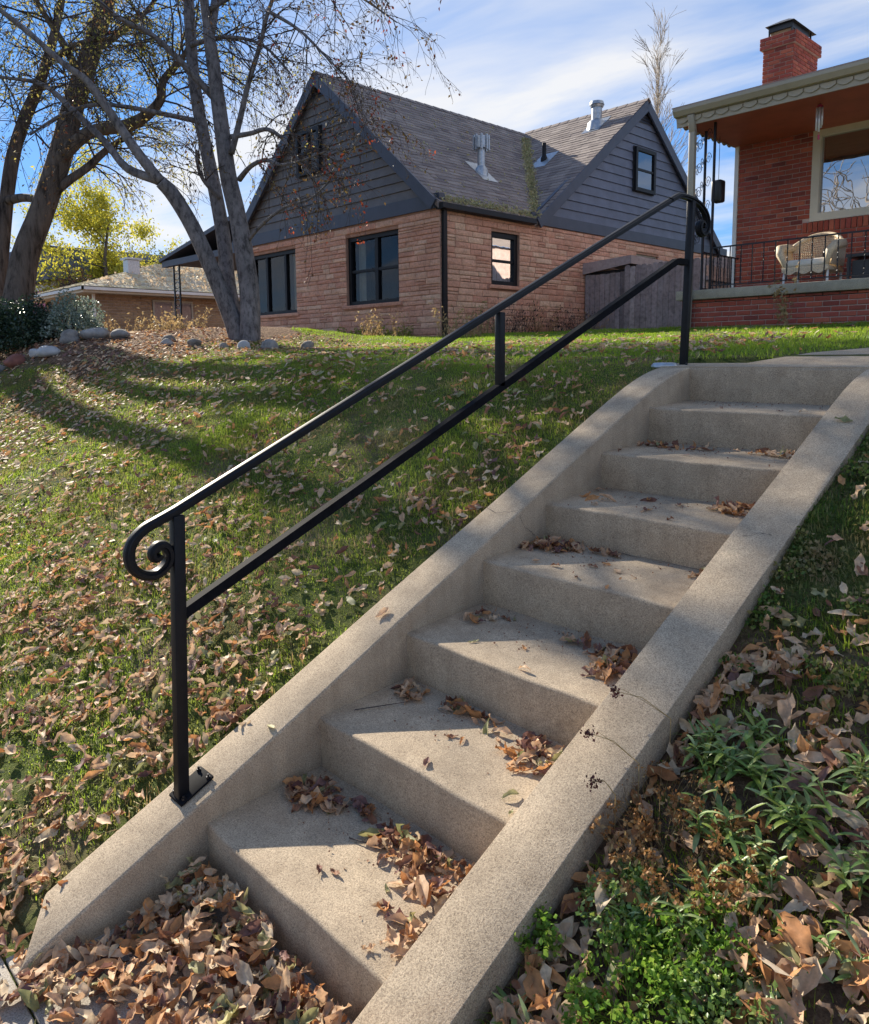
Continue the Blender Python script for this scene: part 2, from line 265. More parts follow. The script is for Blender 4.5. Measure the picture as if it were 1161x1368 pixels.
# ------------------------------------------------------------------ builders
def tag(o, label=None, cat=None, group=None, kind=None):
    if label: o['label'] = label
    if cat: o['category'] = cat
    if group: o['group'] = group
    if kind: o['kind'] = kind
    return o
def empty(name, loc, label, cat, group=None, kind=None):
    o = bpy.data.objects.new(name, None); COL.objects.link(o); o.location = loc; o.empty_display_size = 0.2
    return tag(o, label, cat, group, kind)
def org(p):
    v = Vector((0, 0, 0))
    while p is not None: v += Vector(p.location); p = p.parent
    return v
class MB:
    """collects shapes in world space; build() links them as one mesh object"""
    def __init__(s): s.v = []; s.f = []; s.r = []; s.mi = []
    def add(s, vs, fs, rnd=None, mi=0):
        b = len(s.v); s.v += [tuple(x) for x in vs]
        rnd = random.random() if rnd is None else rnd
        for f in fs: s.f.append([b+i for i in f]); s.r.append(rnd); s.mi.append(mi)
    def box(s, a, b, rnd=None, mi=0):
        x0, y0, z0 = a; x1, y1, z1 = b
        s.add([(x0,y0,z0),(x1,y0,z0),(x1,y1,z0),(x0,y1,z0),(x0,y0,z1),(x1,y0,z1),(x1,y1,z1),(x0,y1,z1)],
              [(0,3,2,1),(4,5,6,7),(0,1,5,4),(1,2,6,5),(2,3,7,6),(3,0,4,7)], rnd, mi)
    def beam(s, p, q, w, h, up=(0,0,1), rnd=None, mi=0):
        p = Vector(p); q = Vector(q); d = (q-p).normalized(); side = d.cross(Vector(up))
        if side.length < 1e-4: side = d.cross(Vector((0, 1, 0)))
        side.normalize(); u = side.cross(d)
        vs = [e+side*(a*w/2)+u*(b*h/2) for e in (p, q) for a, b in ((-1,-1),(1,-1),(1,1),(-1,1))]
        s.add(vs, [(0,1,2,3),(7,6,5,4),(0,4,5,1),(1,5,6,2),(2,6,7,3),(3,7,4,0)], rnd, mi)
    def tube(s, pts, rad, n=6, rnd=None, mi=0, caps=True, squash=None):
        pts = [Vector(p) for p in pts]; rr = rad if hasattr(rad, '__len__') else [rad]*len(pts)
        vs = []; ref = None
        for i, p in enumerate(pts):
            d = (pts[min(i+1, len(pts)-1)]-pts[max(i-1, 0)]).normalized()
            if ref is None: ref = d.orthogonal().normalized()
            a = (ref-d*ref.dot(d)); a = a.normalized() if a.length > 1e-5 else d.orthogonal().normalized(); ref = a; b = d.cross(a)
            for k in range(n):
                t = 2*math.pi*k/n; vs.append(p+a*(math.cos(t)*rr[i])+b*(math.sin(t)*rr[i]))
        fs = [(i*n+k, i*n+(k+1)%n, (i+1)*n+(k+1)%n, (i+1)*n+k) for i in range(len(pts)-1) for k in range(n)]
        if caps: fs += [tuple(range(n-1, -1, -1)), tuple(range((len(pts)-1)*n, len(pts)*n))]
        s.add(vs, fs, rnd, mi)
    def prism(s, prof, ext, rnd=None, mi=0):
        """prof: list of 3-D points (planar), ext: vector"""
        e = Vector(ext); n = len(prof); vs = [Vector(p) for p in prof]+[Vector(p)+e for p in prof]
        s.add(vs, [tuple(range(n-1, -1, -1)), tuple(range(n, 2*n))]+[(i, (i+1)%n, n+(i+1)%n, n+i) for i in range(n)], rnd, mi)
    def build(s, name, mat, parent=None, smooth=False, bevel=0, seg=2, origin=None):
        o0 = org(parent) if parent is not None else Vector(origin or (0, 0, 0))
        me = bpy.data.meshes.new(name); me.from_pydata([(v[0]-o0[0], v[1]-o0[1], v[2]-o0[2]) for v in s.v], [], s.f)
        mats = mat if isinstance(mat, (list, tuple)) else [mat]
        for mm in mats: me.materials.append(mm)
        at = me.attributes.new('rnd', 'FLOAT', 'FACE'); at.data.foreach_set('value', s.r)
        if any(s.mi): me.polygons.foreach_set('material_index', s.mi)
        if smooth: me.polygons.foreach_set('use_smooth', [True]*len(me.polygons))
        me.update()
        bm = bmesh.new(); bm.from_mesh(me); bmesh.ops.recalc_face_normals(bm, faces=bm.faces)
        if bevel:
            bmesh.ops.remove_doubles(bm, verts=bm.verts, dist=1e-5)
            eds = [e for e in bm.edges if len(e.link_faces) == 2 and e.calc_face_angle(0) > 0.35]
            bmesh.ops.bevel(bm, geom=eds, offset=bevel, segments=seg, profile=0.5, affect='EDGES', clamp_overlap=True)
            for f in bm.faces: f.smooth = True
        bm.to_mesh(me); bm.free()
        if bevel:
            try: me.set_sharp_from_angle(angle=R(50))
            except Exception: pass
        ob = bpy.data.objects.new(name, me); COL.objects.link(ob)
        if parent is not None: ob.parent = parent
        elif origin: ob.location = origin
        return ob
def npmesh(name, V, Fq, mat, rnd=None, parent=None, mats_idx=None, smooth=False, tris=False):
    """fast mesh from arrays: V (n,3), Fq (m,k) faces"""
    if parent is not None: V = V-np.array(org(parent))
    me = bpy.data.meshes.new(name); n = len(V); mcount, k = Fq.shape
    me.vertices.add(n); me.vertices.foreach_set('co', np.ascontiguousarray(V, dtype=np.float32).ravel())
    me.loops.add(mcount*k); me.loops.foreach_set('vertex_index', np.ascontiguousarray(Fq, dtype=np.int32).ravel())
    me.polygons.add(mcount); me.polygons.foreach_set('loop_start', np.arange(0, mcount*k, k, dtype=np.int32))
    mats = mat if isinstance(mat, (list, tuple)) else [mat]
    for mm in mats: me.materials.append(mm)
    if rnd is not None:
        at = me.attributes.new('rnd', 'FLOAT', 'FACE'); at.data.foreach_set('value', np.ascontiguousarray(rnd, dtype=np.float32))
    if mats_idx is not None: me.polygons.foreach_set('material_index', np.ascontiguousarray(mats_idx, dtype=np.int32))
    if smooth: me.polygons.foreach_set('use_smooth', np.ones(mcount, dtype=bool))
    me.update(calc_edges=True); me.validate()
    ob = bpy.data.objects.new(name, me); COL.objects.link(ob)
    if parent is not None: ob.parent = parent
    return ob

# masonry pieces: unit blocks shared between alike pieces, scaled per piece
def block_meshes(mat, n=6, rough=0.0, seg=1):
    out = []
    for k in range(n):
        # block spans -0.5..0.5 in x,z ; y from 0 (front) to 1 (back); the rim of the front face is chamfered
        vs = []; c = 0.06
        for (x, z) in ((-.5,-.5),(.5,-.5),(.5,.5),(-.5,.5)): vs.append((x, 1, z))
        for (x, z) in ((-.5,-.5),(.5,-.5),(.5,.5),(-.5,.5)): vs.append((x, .35, z))
        for (x, z) in ((-.5,-.5),(.5,-.5),(.5,.5),(-.5,.5)): vs.append((x*(1-c)+random.uniform(-1,1)*rough*.05, random.uniform(0, rough), z*(1-3*c)+random.uniform(-1,1)*rough*.08))
        vs.append((random.uniform(-.2,.2), -rough*.3, random.uniform(-.2,.2)))
        fs = []
        for i in range(4):
            j = (i+1)%4; fs.append((i, j, 4+j, 4+i)); fs.append((4+i, 4+j, 8+j, 8+i)); fs.append((8+i, 8+j, 12))
        me = bpy.data.meshes.new('block'); me.from_pydata(vs, [], fs); me.materials.append(mat)
        bm = bmesh.new(); bm.from_mesh(me); bmesh.ops.recalc_face_normals(bm, faces=bm.faces); bm.to_mesh(me); bm.free()
        out.append(me)
    return out
def lay(name, parent, pieces, meshes, mat, limit, thick, normal):
    """pieces: (centre on wall plane, width, height); normal 'y' = faces -y, 'x' = faces +x"""
    cp = np.array(CP); pieces = sorted(pieces, key=lambda p: sum((p[0][i]-cp[i])**2 for i in range(3)))
    o0 = org(parent); rot = 0 if normal == 'y' else R(90)
    for p, wd, ht in pieces[:limit]:
        o = bpy.data.objects.new(name, random.choice(meshes)); COL.objects.link(o); o.parent = parent
        o.location = Vector(p)-o0; o.scale = (wd, thick*random.uniform(.75, 1.15), ht); o.rotation_euler = (0, 0, rot)
        o.location += Vector((0, -thick, 0) if normal == 'y' else (thick, 0, 0))
    rest = pieces[limit:]
    if rest:
        b = MB()
        for p, wd, ht in rest:
            me = random.choice(meshes); t = thick*random.uniform(.75, 1.15)
            vs = []
            for v in me.vertices:
                x, y, z = v.co.x*wd, v.co.y*t-thick, v.co.z*ht
                vs.append((p[0]+x, p[1]+y, p[2]+z) if normal == 'y' else (p[0]-y, p[1]+x, p[2]+z))
            b.add(vs, [tuple(f.vertices) for f in me.polygons])
        tag(b.build(name, mat, parent), kind='stuff')
def in_holes(u0, u1, z0, z1, holes):
    return any(u1 > h[0]+.005 and u0 < h[1]-.005 and z1 > h[2]+.005 and z0 < h[3]-.005 for h in holes)
def courses(u0, u1, z0, z1, hmin, hmax, wmin, wmax, gap, holes, to3, stagger=False, jit=0):
    """rows of stones or bricks between u0..u1, cut at the holes"""
    out = []; z = z0; row = 0
    while z < z1-0.02:
        h = min(random.uniform(hmin, hmax), z1-z)
        cuts = [(u0, u1)]
        for hl in holes:
            if z+h > hl[2]+.01 and z < hl[3]-.01:
                nc = []
                for a, b in cuts:
                    if hl[1] <= a or hl[0] >= b: nc.append((a, b))
                    else:
                        if hl[0]-a > .03: nc.append((a, hl[0]))
                        if b-hl[1] > .03: nc.append((hl[1], b))
                cuts = nc
        for a, b in cuts:
            if stagger:   # running bond measured from u0
                wd = wmin; start = u0-(wd/2 if row % 2 else 0); k = math.floor((a-start)/wd)
                x = start+k*wd
                while x < b-1e-4:
                    xa, xb = max(x, a), min(x+wd, b)
                    if xb-xa > .02: out.append((to3((xa+xb)/2, z+h/2), xb-xa-gap, h-gap))
                    x += wd
            else:
                x = a
                while x < b-1e-4:
                    wd = random.uniform(wmin, wmax)
                    if b-(x+wd) < wmin*.6: wd = b-x
                    if jit and random.random() < jit and h > hmin*1.15:
                        k = random.uniform(.4, .6)
                        out.append((to3(x+wd/2, z+h*k/2), wd-gap, h*k-gap)); out.append((to3(x+wd/2, z+h*k+h*(1-k)/2), wd-gap, h*(1-k)-gap))
                    else: out.append((to3(x+wd/2, z+h/2), wd-gap, h-gap))
                    x += wd
        z += h; row += 1
    return out
def holed_wall(b, u0, u1, z0, z1, holes, to3, thick):
    us = sorted({u0, u1, *[h[0] for h in holes], *[h[1] for h in holes]}); zs = sorted({z0, z1, *[h[2] for h in holes], *[h[3] for h in holes]})
    for a, c in zip(us, us[1:]):
        for d, e in zip(zs, zs[1:]):
            if not in_holes(a, c, d, e, holes):
                p = to3(a, d); q = to3(c, e)
                b.add([to3(a, d), to3(c, d), to3(c, e), to3(a, e)], [(0, 1, 2, 3)])
    for h in holes:      # reveals
        for (a, b_, c, d) in ((h[0], h[2], h[0], h[3]), (h[0], h[3], h[1], h[3]), (h[1], h[3], h[1], h[2]), (h[1], h[2], h[0], h[2])):
            p, q = Vector(to3(a, b_)), Vector(to3(c, d)); t = Vector(thick)
            b.add([p, q, q+t, p+t], [(0, 1, 2, 3)])
def window(parent, u0, u1, z0, z1, to3, inward, frame_mat, bars_v=(), bars_h=(), fw=.06, depth=.08, glassmat=None, curtain=None, name='window', sash=.035, inset=.03, extras=None, deep=.55):
    """frame with bars, a pane, and the room behind it; to3(u, z, d) with d = depth inwards"""
    fr = MB()
    def bx(a, b, c, d, d0, d1):
        vs = [to3(a, c, d0), to3(b, c, d0), to3(b, d, d0), to3(a, d, d0), to3(a, c, d1), to3(b, c, d1), to3(b, d, d1), to3(a, d, d1)]
        return vs, [(0,1,2,3),(7,6,5,4),(0,4,5,1),(1,5,6,2),(2,6,7,3),(3,7,4,0)]
    for a in (bx(u0, u0+fw, z0, z1, inset, inset+depth), bx(u1-fw, u1, z0, z1, inset, inset+depth), bx(u0+fw, u1-fw, z1-fw, z1, inset, inset+depth), bx(u0+fw, u1-fw, z0, z0+fw, inset, inset+depth)): fr.add(*a)
    W_ = fr.build(name, frame_mat, parent)
    if bars_v or bars_h:
        sb = MB(); edges = [u0+fw]+[u for u, _ in bars_v]+[u1-fw]
        for u, wd in bars_v: sb.add(*bx(u-wd/2, u+wd/2, z0+fw, z1-fw, inset+.012, inset+depth-.01))
        for z, wd in bars_h:
            for a, b in zip(edges, edges[1:]):
                la = a if a == u0+fw else a+[w for u, w in bars_v if u == a][0]/2
                lb = b if b == u1-fw else b-[w for u, w in bars_v if u == b][0]/2
                sb.add(*bx(la, lb, z-wd/2, z+wd/2, inset+.018, inset+depth-.01))
        sb.build('mullion', frame_mat, W_)
    gl = MB(); gl.add([to3(u0+fw, z0+fw, inset+depth*.7), to3(u1-fw, z0+fw, inset+depth*.7), to3(u1-fw, z1-fw, inset+depth*.7), to3(u0+fw, z1-fw, inset+depth*.7)], [(0,1,2,3)])
    gl.build('pane', glassmat or MT['glass'], W_)
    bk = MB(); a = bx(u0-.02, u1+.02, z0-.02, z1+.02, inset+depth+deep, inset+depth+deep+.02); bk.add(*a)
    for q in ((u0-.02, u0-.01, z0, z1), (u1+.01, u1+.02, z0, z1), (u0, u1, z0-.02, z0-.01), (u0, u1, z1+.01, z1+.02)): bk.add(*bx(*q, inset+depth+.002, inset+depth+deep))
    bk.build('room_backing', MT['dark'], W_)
    if curtain:
        for (a, b, c, d, amp, mt_) in curtain:
            cu = MB(); nn = max(6, int((b-a)/.03)); vs = []
            for i in range(nn+1):
                u = a+(b-a)*i/nn; dd = inset+depth+.12+amp*math.sin(i*1.3)+amp*.5*math.sin(i*.47)
                vs += [to3(u, c, dd), to3(u, d, dd)]
            cu.add(vs, [(2*i, 2*i+2, 2*i+3, 2*i+1) for i in range(nn)]); cu.build('curtain', mt_, W_, smooth=True)
    return W_

# ------------------------------------------------------------------ terrain
SL = 0.463; TR = 0.4319; RS = 0.2; WST = 0.934; WL = 0.1936
def sm(t): t = np.clip(t, 0, 1); return t*t*(3-2*t)
def softmin(a, b, k):
    h = np.clip(.5+.5*(b-a)/k, 0, 1); return b*(1-h)+a*h-k*h*(1-h)
def nz2(x, y):   # cheap smooth undulation
    return np.sin(x*1.3+1.7*np.sin(y*.9))*np.cos(y*1.1+1.3*np.sin(x*.7))
def G(x, y):
    x = np.asarray(x, float); y = np.asarray(y, float)
    slope = SL*y+.035; top = .065*np.clip(y, -2, 6.6)+.004+.032*sm(y/.45)
    z = softmin(slope, top, .10)
    z = z+.40*sm((-6.4-x)/4.0)*sm((y+2.6)/2.5)*(1-sm((y-3.2)/3))      # raised bed on the left
    z = z+.018*nz2(x*1.1, y*1.3)*sm((-x-.3)/1.0)*sm((y+3.4)/.6)*(1-sm((y-4)/2))
    z = z+.007*nz2(x*7, y*6.3)*sm((np.abs(x-.45)-.65)/.3)*sm((y+3.5)/.5)
    r = x > 1.0
    z = np.where(r, z-.055*(1-sm((y+1.95)/.75))*sm((y+3.75)/.35)+.02*nz2(x*3, y*3)*sm((y+3.5)/.5)*(1-sm(y/1.)), z)
    z = np.maximum(z, -1.612)
    z = np.where((y < -3.52), -1.612, z)
    inner = (x > -.12) & (x < 1.05) & (y > -3.52) & (y < .02)
    z = np.where(inner, -1.66+0*z, z)
    z = np.where((x > -.12) & (x < 1.05) & (y >= .02) & (y < .3), z-.1, z)
    return z
def grid_axis(parts):
    a = []
    for lo, hi, st in parts: a += list(np.arange(lo, hi, st))
    return np.array(sorted(set(np.round(a, 4))))
gx = grid_axis([(-400, -60, 20), (-60, -20, 2), (-20, -9, .3), (-9, -.2, .09), (-.2, 2.6, .05), (2.6, 6, .3), (6, 30, 2), (30, 401, 20)])
gx = np.array(sorted(set(list(gx)+[-.1201, -.1199, 1.0499, 1.0501])))
gy = grid_axis([(-400, -20, 20), (-20, -6, 1), (-6, -3.8, .2), (-3.8, 2, .06), (2, 8, .2), (8, 40, 2), (40, 401, 20)])
gy = np.array(sorted(set(list(gy)+[-3.5201, -3.5199, .0199, .0201])))
XX, YY = np.meshgrid(gx, gy); ZZ = G(XX, YY)
ZZ = np.where(YY < -7.6, -1.76, ZZ)
ids = np.arange(XX.size).reshape(XX.shape)
Q = np.stack([ids[:-1, :-1], ids[:-1, 1:], ids[1:, 1:], ids[1:, :-1]], -1).reshape(-1, 4)
g = npmesh('ground', np.stack([XX.ravel(), YY.ravel(), ZZ.ravel()], 1), Q, MT['ground'], smooth=True); tag(g, kind='structure')

# sidewalk slabs, kerb, road
sw = bpy.data.objects.new('sidewalk', None); COL.objects.link(sw); tag(sw, kind='structure')
x = -14.0
while x < 9:
    b = MB(); b.box((x+.004, -5.15, -1.7), (x+1.496, -3.60, -1.600)); b.build('slab', MT['walk'], sw, bevel=.006); x += 1.5
b = MB(); b.box((-.10, -3.594, -1.7), (1.03, -3.0, -1.6005)); tag(b.build('walkway', MT['walk'], bevel=.004), kind='structure')
b = MB(); b.box((-60, -7.6, -1.9), (60, -7.42, -1.605)); tag(b.build('kerb', MT['walk'], bevel=.015), kind='structure')
b = MB(); b.add([(-200, -17, -1.755), (200, -17, -1.755), (200, -7.6, -1.755), (-200, -7.6, -1.755)], [(0,1,2,3)]); tag(b.build('road', MT['asphalt']), kind='structure')

# path at the top of the steps
pathL = [(-.19, .0), (-.185, .14), (.26, .15), (.36, .30), (.43, .60), (.60, 1.0), (.78, 1.7), (.95, 2.8), (1.0, 6.2)]
b = MB(); vs = []
for (px_, py_) in pathL:
    z_ = .006+.065*py_+.034*float(sm(py_/.45))
    vs += [(px_, py_, z_), (2.4, py_, z_), (px_, py_, z_-.12), (2.4, py_, z_-.12)]
fs = []
for i in range(len(pathL)-1):
    a = 4*i; c = a+4; fs += [(a, a+1, c+1, c), (a, c, c+2, a+2), (a+1, a+3, c+3, c+1)]
fs.append((0, 2, 3, 1)); b.add(vs, fs)
tag(b.build('path', MT['concrete']), kind='structure')

# ------------------------------------------------------------------ steps
st = empty('concrete_stairs', (0, -3.2, -1.6), 'eight step tan concrete stairway with sloping side walls climbing the bank', 'stairs')
zn = {1:-1.406,2:-1.199,3:-.998,4:-.789,5:-.602,6:-.408,7:-.207,8:-.0005}
yn = {1:-3.027,2:-2.581,3:-2.165,4:-1.728,5:-1.297,6:-.866,7:-.430,8:-.004}
for k in range(1, 9):
    b = MB(); y0 = yn[k]; y1 = yn[k+1] if k < 8 else .03; z0 = zn[k]; zb = z0+.022 if k < 8 else z0+.001
    if k == 8: y1 = -.0005+.03
    zlow = (zn[k-1]+.022 if k > 1 else -1.6)-.05
    prof = [(-.02, y0+.006, zlow), (-.02, y0, z0), (-.02, y1+(.02 if k < 8 else 0), zb+(.001 if k < 8 else 0)), (-.02, y1+(.02 if k < 8 else 0), zlow)]
    n = 14; L_ = WST+.04; vs = []; fs = []
    for i in range(n+1):
        xx = -.02+L_*i/n
        for (a_, y_, z_) in prof:
            j = 0.0025*math.sin(xx*9+k*2.1)+0.0015*math.sin(xx*23+k)
            vs.append((xx, y_+(j if y_ < y1-.01 else 0), z_+(j*.5 if z_ > zlow+.01 else 0)))
    for i in range(n):
        for q in range(4): fs.append((4*i+q, 4*i+4+q, 4*i+4+(q+1)%4, 4*i+(q+1)%4))
    fs += [(0,1,2,3), tuple(4*n+q for q in (3,2,1,0))]
    b.add(vs, fs); b.build('step', MT['concrete'], st, bevel=.011, seg=3)
def cheek(x0, x1, yend, dz):
    top = []
    y = yend
    top.append((yend-.0, -1.62)); top.append((yend, -1.6+.0)); 
    ys = list(np.linspace(yend+.03, -.52, 26))
    for y in ys: top.append((y, SL*y+.0757+dz))
    for y, z in ((-.44, -.130), (-.36, -.096), (-.28, -.066), (-.20, -.040), (-.12, -.019), (-.05, -.005), (.02, .003), (.18, .008)): top.append((y, z))
    bot = [(top[-1][0], -.35)]+[(y, SL*y-.32) for y in (-.5, -1.5, -2.5, -3.2)]
    bot = [(y, max(z, -1.7)) for y, z in bot]+[(yend, -1.7)]
    nT = len(top); b = MB()
    nx = 3; vs = []
    xs = [x0, x1]
    poly = top+bot
    # keep polygons simple: top strip plus two side polygons
    for xx in xs:
        for (y, z) in poly:
            if xx == x0 and x0 < 0 and y < -3.1 and z > -1.65: y = y+.13*((-3.1-y)/.5)**2; z = min(SL*y+.0757, z+.06) if z > -1.6 else z
            vs.append((xx, y, z+.002*math.sin(y*5+xx*3)*(1 if z > -1.55 else 0)))
    n = len(poly); fs = [tuple(range(n-1, -1, -1)), tuple(range(n, 2*n))]+[(i, (i+1)%n, n+(i+1)%n, n+i) for i in range(n)]
    b.add(vs, fs)
    return b.build('side_wall', MT['concrete'], st, bevel=.012, seg=3)
cheek(-WL, 0.0, -3.60, 0.0)
cheek(WST, WST+.1936, -3.95, 0.0)
# cracks, thin dark fissures following the surfaces
MT['crack'] = simple('crack_dark', (0.05, 0.04, 0.035), 1.0)
def crack(pts, wd, nrm):
    b = MB(); vs = []; nrm = Vector(nrm)
    pts = [Vector(p) for p in pts]; fine = []
    for a, c in zip(pts, pts[1:]):
        for i in range(5): fine.append(a.lerp(c, i/5)+Vector([random.uniform(-.004, .004) for _ in range(3)])*.7)
    fine.append(pts[-1])
    for i, p in enumerate(fine):
        d = (fine[min(i+1, len(fine)-1)]-fine[max(i-1, 0)]).normalized(); s_ = d.cross(nrm).normalized()*wd*random.uniform(.3, 1)
        vs += [p-s_, p+s_]
    b.add(vs, [(2*i, 2*i+1, 2*i+3, 2*i+2) for i in range(len(fine)-1)]); b.build('crack', MT['crack'], st)
def ct(x, y): return (x, y, SL*y+.0757+.0035)
crack([ct(-.185, -1.50), ct(-.10, -1.53), ct(-.01, -1.49)], .0016, (0, -SL, 1))
crack([(.003, -1.49, SL*-1.49+.06), (.003, -1.45, SL*-1.45-.02), (.003, -1.38, SL*-1.38-.1)], .0012, (1, 0, 0))
crack([ct(.98, -1.42), ct(1.03, -1.38), ct(1.07, -1.39)], .0016, (0, -SL, 1))
crack([(.36, yn[4]+.422, zn[4]+.026), (.6, yn[4]+.424, zn[4]+.026), (.86, yn[4]+.424, zn[4]+.026)], .003, (0, 0, 1))

# ------------------------------------------------------------------ handrail
XR = -.095
hr = empty('handrail', (XR, -3.06, -1.349), 'black steel handrail with scrolled ends along the left side of the steps', 'handrail')
def post(y, z0, z1, wd=.038, name='post', lean=0):
    b = MB(); b.box((XR-wd/2, y-wd/2, z0), (XR+wd/2, y+wd/2, z1)); b.v = [(v[0], v[1]+(lean if v[2] > z0+.01 else 0), v[2]) for v in b.v]; return b.build(name, MT['black'], hr, bevel=.0035)
post(-3.060, -1.347, -.415, lean=.03); post(.095, .008, .945, lean=.04)
post(-1.513, -.062, .262, .034, 'baluster')
def sweep(path, prof, name, closed_ends=True, mat=None):
    """sweep a profile (a: sideways x, b: along the path normal) in the vertical plane x = XR"""
    P_ = [Vector((0, p[0], p[1])) for p in path]; n = len(prof); vs = []
    for i, p in enumerate(P_):
        d = (P_[min(i+1, len(P_)-1)]-P_[max(i-1, 0)]).normalized(); nrm = Vector((0, -d.z, d.y))
        for a, b_ in prof: vs.append((XR+a, p.y+nrm.y*b_, p.z+nrm.z*b_))
    fs = [(i*n+k, i*n+(k+1)%n, (i+1)*n+(k+1)%n, (i+1)*n+k) for i in range(len(P_)-1) for k in range(n)]
    fs += [tuple(range(n-1, -1, -1)), tuple(range((len(P_)-1)*n, len(P_)*n))]
    b = MB(); b.add(vs, fs); o = b.build(name, mat or MT['black'], hr, smooth=True); o.data.set_sharp_from_angle(angle=R(28)); return o
capprof = [(-.0215, -.006), (-.0215, .004), (-.017, .0075), (-.0155, .0055), (-.0125, .0055), (-.010, .0115), (0, .0135), (.010, .0115), (.0125, .0055), (.0155, .0055), (.017, .0075), (.0215, .004), (.0215, -.006), (.013, -.007), (.013, -.017), (-.013, -.017), (-.013, -.007)]
def catmull(pts, n=8):
    out = []; P_ = [Vector(p) for p in pts]
    for i in range(len(P_)-1):
        p0 = P_[max(i-1, 0)]; p1 = P_[i]; p2 = P_[i+1]; p3 = P_[min(i+2, len(P_)-1)]
        for k in range(n):
            t = k/n; out.append(.5*((2*p1)+(-p0+p2)*t+(2*p0-5*p1+4*p2-p3)*t*t+(-p0+3*p1-3*p2+p3)*t*t*t))
    out.append(P_[-1]); return out
scroll0 = [(-3.090,-.531),(-3.102,-.541),(-3.114,-.535),(-3.114,-.516),(-3.098,-.500),(-3.074,-.504),(-3.060,-.530),(-3.068,-.566),(-3.105,-.592),(-3.150,-.585),(-3.182,-.555),(-3.190,-.515),(-3.176,-.474),(-3.140,-.441),(-3.095,-.422),(-3.040,-.400)]
run = [(-3.00,-.3822),(-2.2,-.0217),(-1.513,.2878),(-.8,.609),(-.12,.914)]
p_low = [tuple(v) for v in catmull([Vector((a, b_, 0)) for a, b_ in scroll0+run[:1]], 7)]
sweep([(p[0], p[1]) for p in p_low[:-1]]+run, capprof, 'top_rail')
topc = [(-.12,.914),(-.055,.943),(-.015,.958),(.02,.962),(.08,.962),(.16,.955),(.235,.935),(.30,.893),(.325,.84),(.31,.79),(.268,.768),(.232,.785),(.226,.82),(.248,.842),(.272,.83),(.270,.812)]
pt = catmull([Vector((a, b_, 0)) for a, b_ in topc], 7)
sweep([(p[0], p[1]) for p in pt][2:], capprof, 'top_rail')
sweep([(-3.033,-.735),(-1.513,-.064),(-.03,.592),(-.002,.597),(.085,.597)], [(-.017,-.017),(.017,-.017),(.017,.017),(-.017,.017)], 'lower_rail', mat=MT['satin'])
# base plates lying on the side wall
for (yy, zz, sl) in ((-3.035, None, True), (.10, .0045, False)):
    b = MB(); hw = .05
    f = (lambda y: SL*y+.0757+.004) if sl else (lambda y: zz)
    vs = []
    for dz_ in (0, .008):
        for a_, c_ in ((-1,-1),(1,-1),(1,1),(-1,1)): vs.append((XR+a_*hw*.9, yy+.01+c_*hw*1.15, f(yy+.01+c_*hw*1.15)+dz_))
    b.add(vs, [(0,1,2,3),(7,6,5,4),(0,4,5,1),(1,5,6,2),(2,6,7,3),(3,7,4,0)]); bp = b.build('base_plate', MT['satin'], hr, bevel=.002)
    for a_, c_ in ((-1,1),(1,1),(1,-1),(-1,-1)):
        x_ = XR+a_*.033; y_ = yy+.01+c_*.043; z_ = f(y_)+.008
        b = MB(); b.tube([(x_, y_, z_), (x_, y_, z_+.006)], .0075, 6); b.tube([(x_, y_, z_+.006), (x_, y_, z_+.014)], .0042, 6); b.build('bolt', MT['bolt'], bp)
# pale cover plate beside the upper post
b = MB()
ring = lambda rx, ry, z, n=18: [(-.19+rx*math.cos(2*math.pi*i/n), .05+ry*math.sin(2*math.pi*i/n), z) for i in range(n)]
rs = [ring(.085, .05, .0), ring(.085, .05, .012), ring(.07, .038, .026), ring(.045, .020, .028), ring(.040, .016, .014)]
vs = sum(rs, []); n = 18; fs = [(k*n+i, k*n+(i+1)%n, (k+1)*n+(i+1)%n, (k+1)*n+i) for k in range(4) for i in range(n)]+[tuple(4*n+i for i in range(n))]
b.add(vs, fs); tag(b.build('cover_plate', MT['zinc'], smooth=True), 'small oval pale metal cover lying beside the upper handrail post', 'metal cover')

exec_marker = 0
# ------------------------------------------------------------------ house with rose stone walls
FY = 6.45; SX = -8.69; GZ = .40
h1 = empty('stone_house', (-12.4, 12.0, GZ), 'rose stone house with steep shingled gables and slate grey siding', 'house')
fy3 = lambda u, z, d=0: (u, FY+d, z)
sx3 = lambda u, z, d=0: (SX-d, u, z)
WIN_F = [(-11.60, -9.86, 1.20, 2.66), (-15.66, -13.55, 1.15, 2.66)]
WIN_S = [(7.90, 8.78, 1.54, 2.62)]
BASW = (13.3, 14.35, 2.15, 2.62)
b = MB(); holed_wall(b, -16.0, SX, .2, 2.90, WIN_F, fy3, (0, .18, 0)); holed_wall(b, FY, 18.0, .2, 2.90, WIN_S+[BASW], sx3, (-.18, 0, 0))
b.add([(-16, FY, .2), (-16, 18, .2), (-16, 18, 2.9), (-16, FY, 2.9)], [(0,1,2,3)]); b.add([(-16, 18, .2), (SX, 18, .2), (SX, 18, 2.9), (-16, 18, 2.9)], [(0,1,2,3)])
wall1 = b.build('wall', MT['mortar'], h1)
stone_me = block_meshes(MT['stone'], 8, .35)
pf = courses(-16.0, SX+.035, .3, 2.88, .085, .135, .20, .60, .009, WIN_F, lambda u, z: (u, FY, z), jit=.12)
ps = courses(FY+.005, 18.0, .3, 2.88, .085, .135, .20, .60, .009, WIN_S+[BASW], lambda u, z: (SX, u, z), jit=.12)
lay('stone', wall1, pf, stone_me, MT['stone'], 200, .032, 'y')
lay('stone', wall1, ps, stone_me, MT['stone'], 95, .032, 'x')
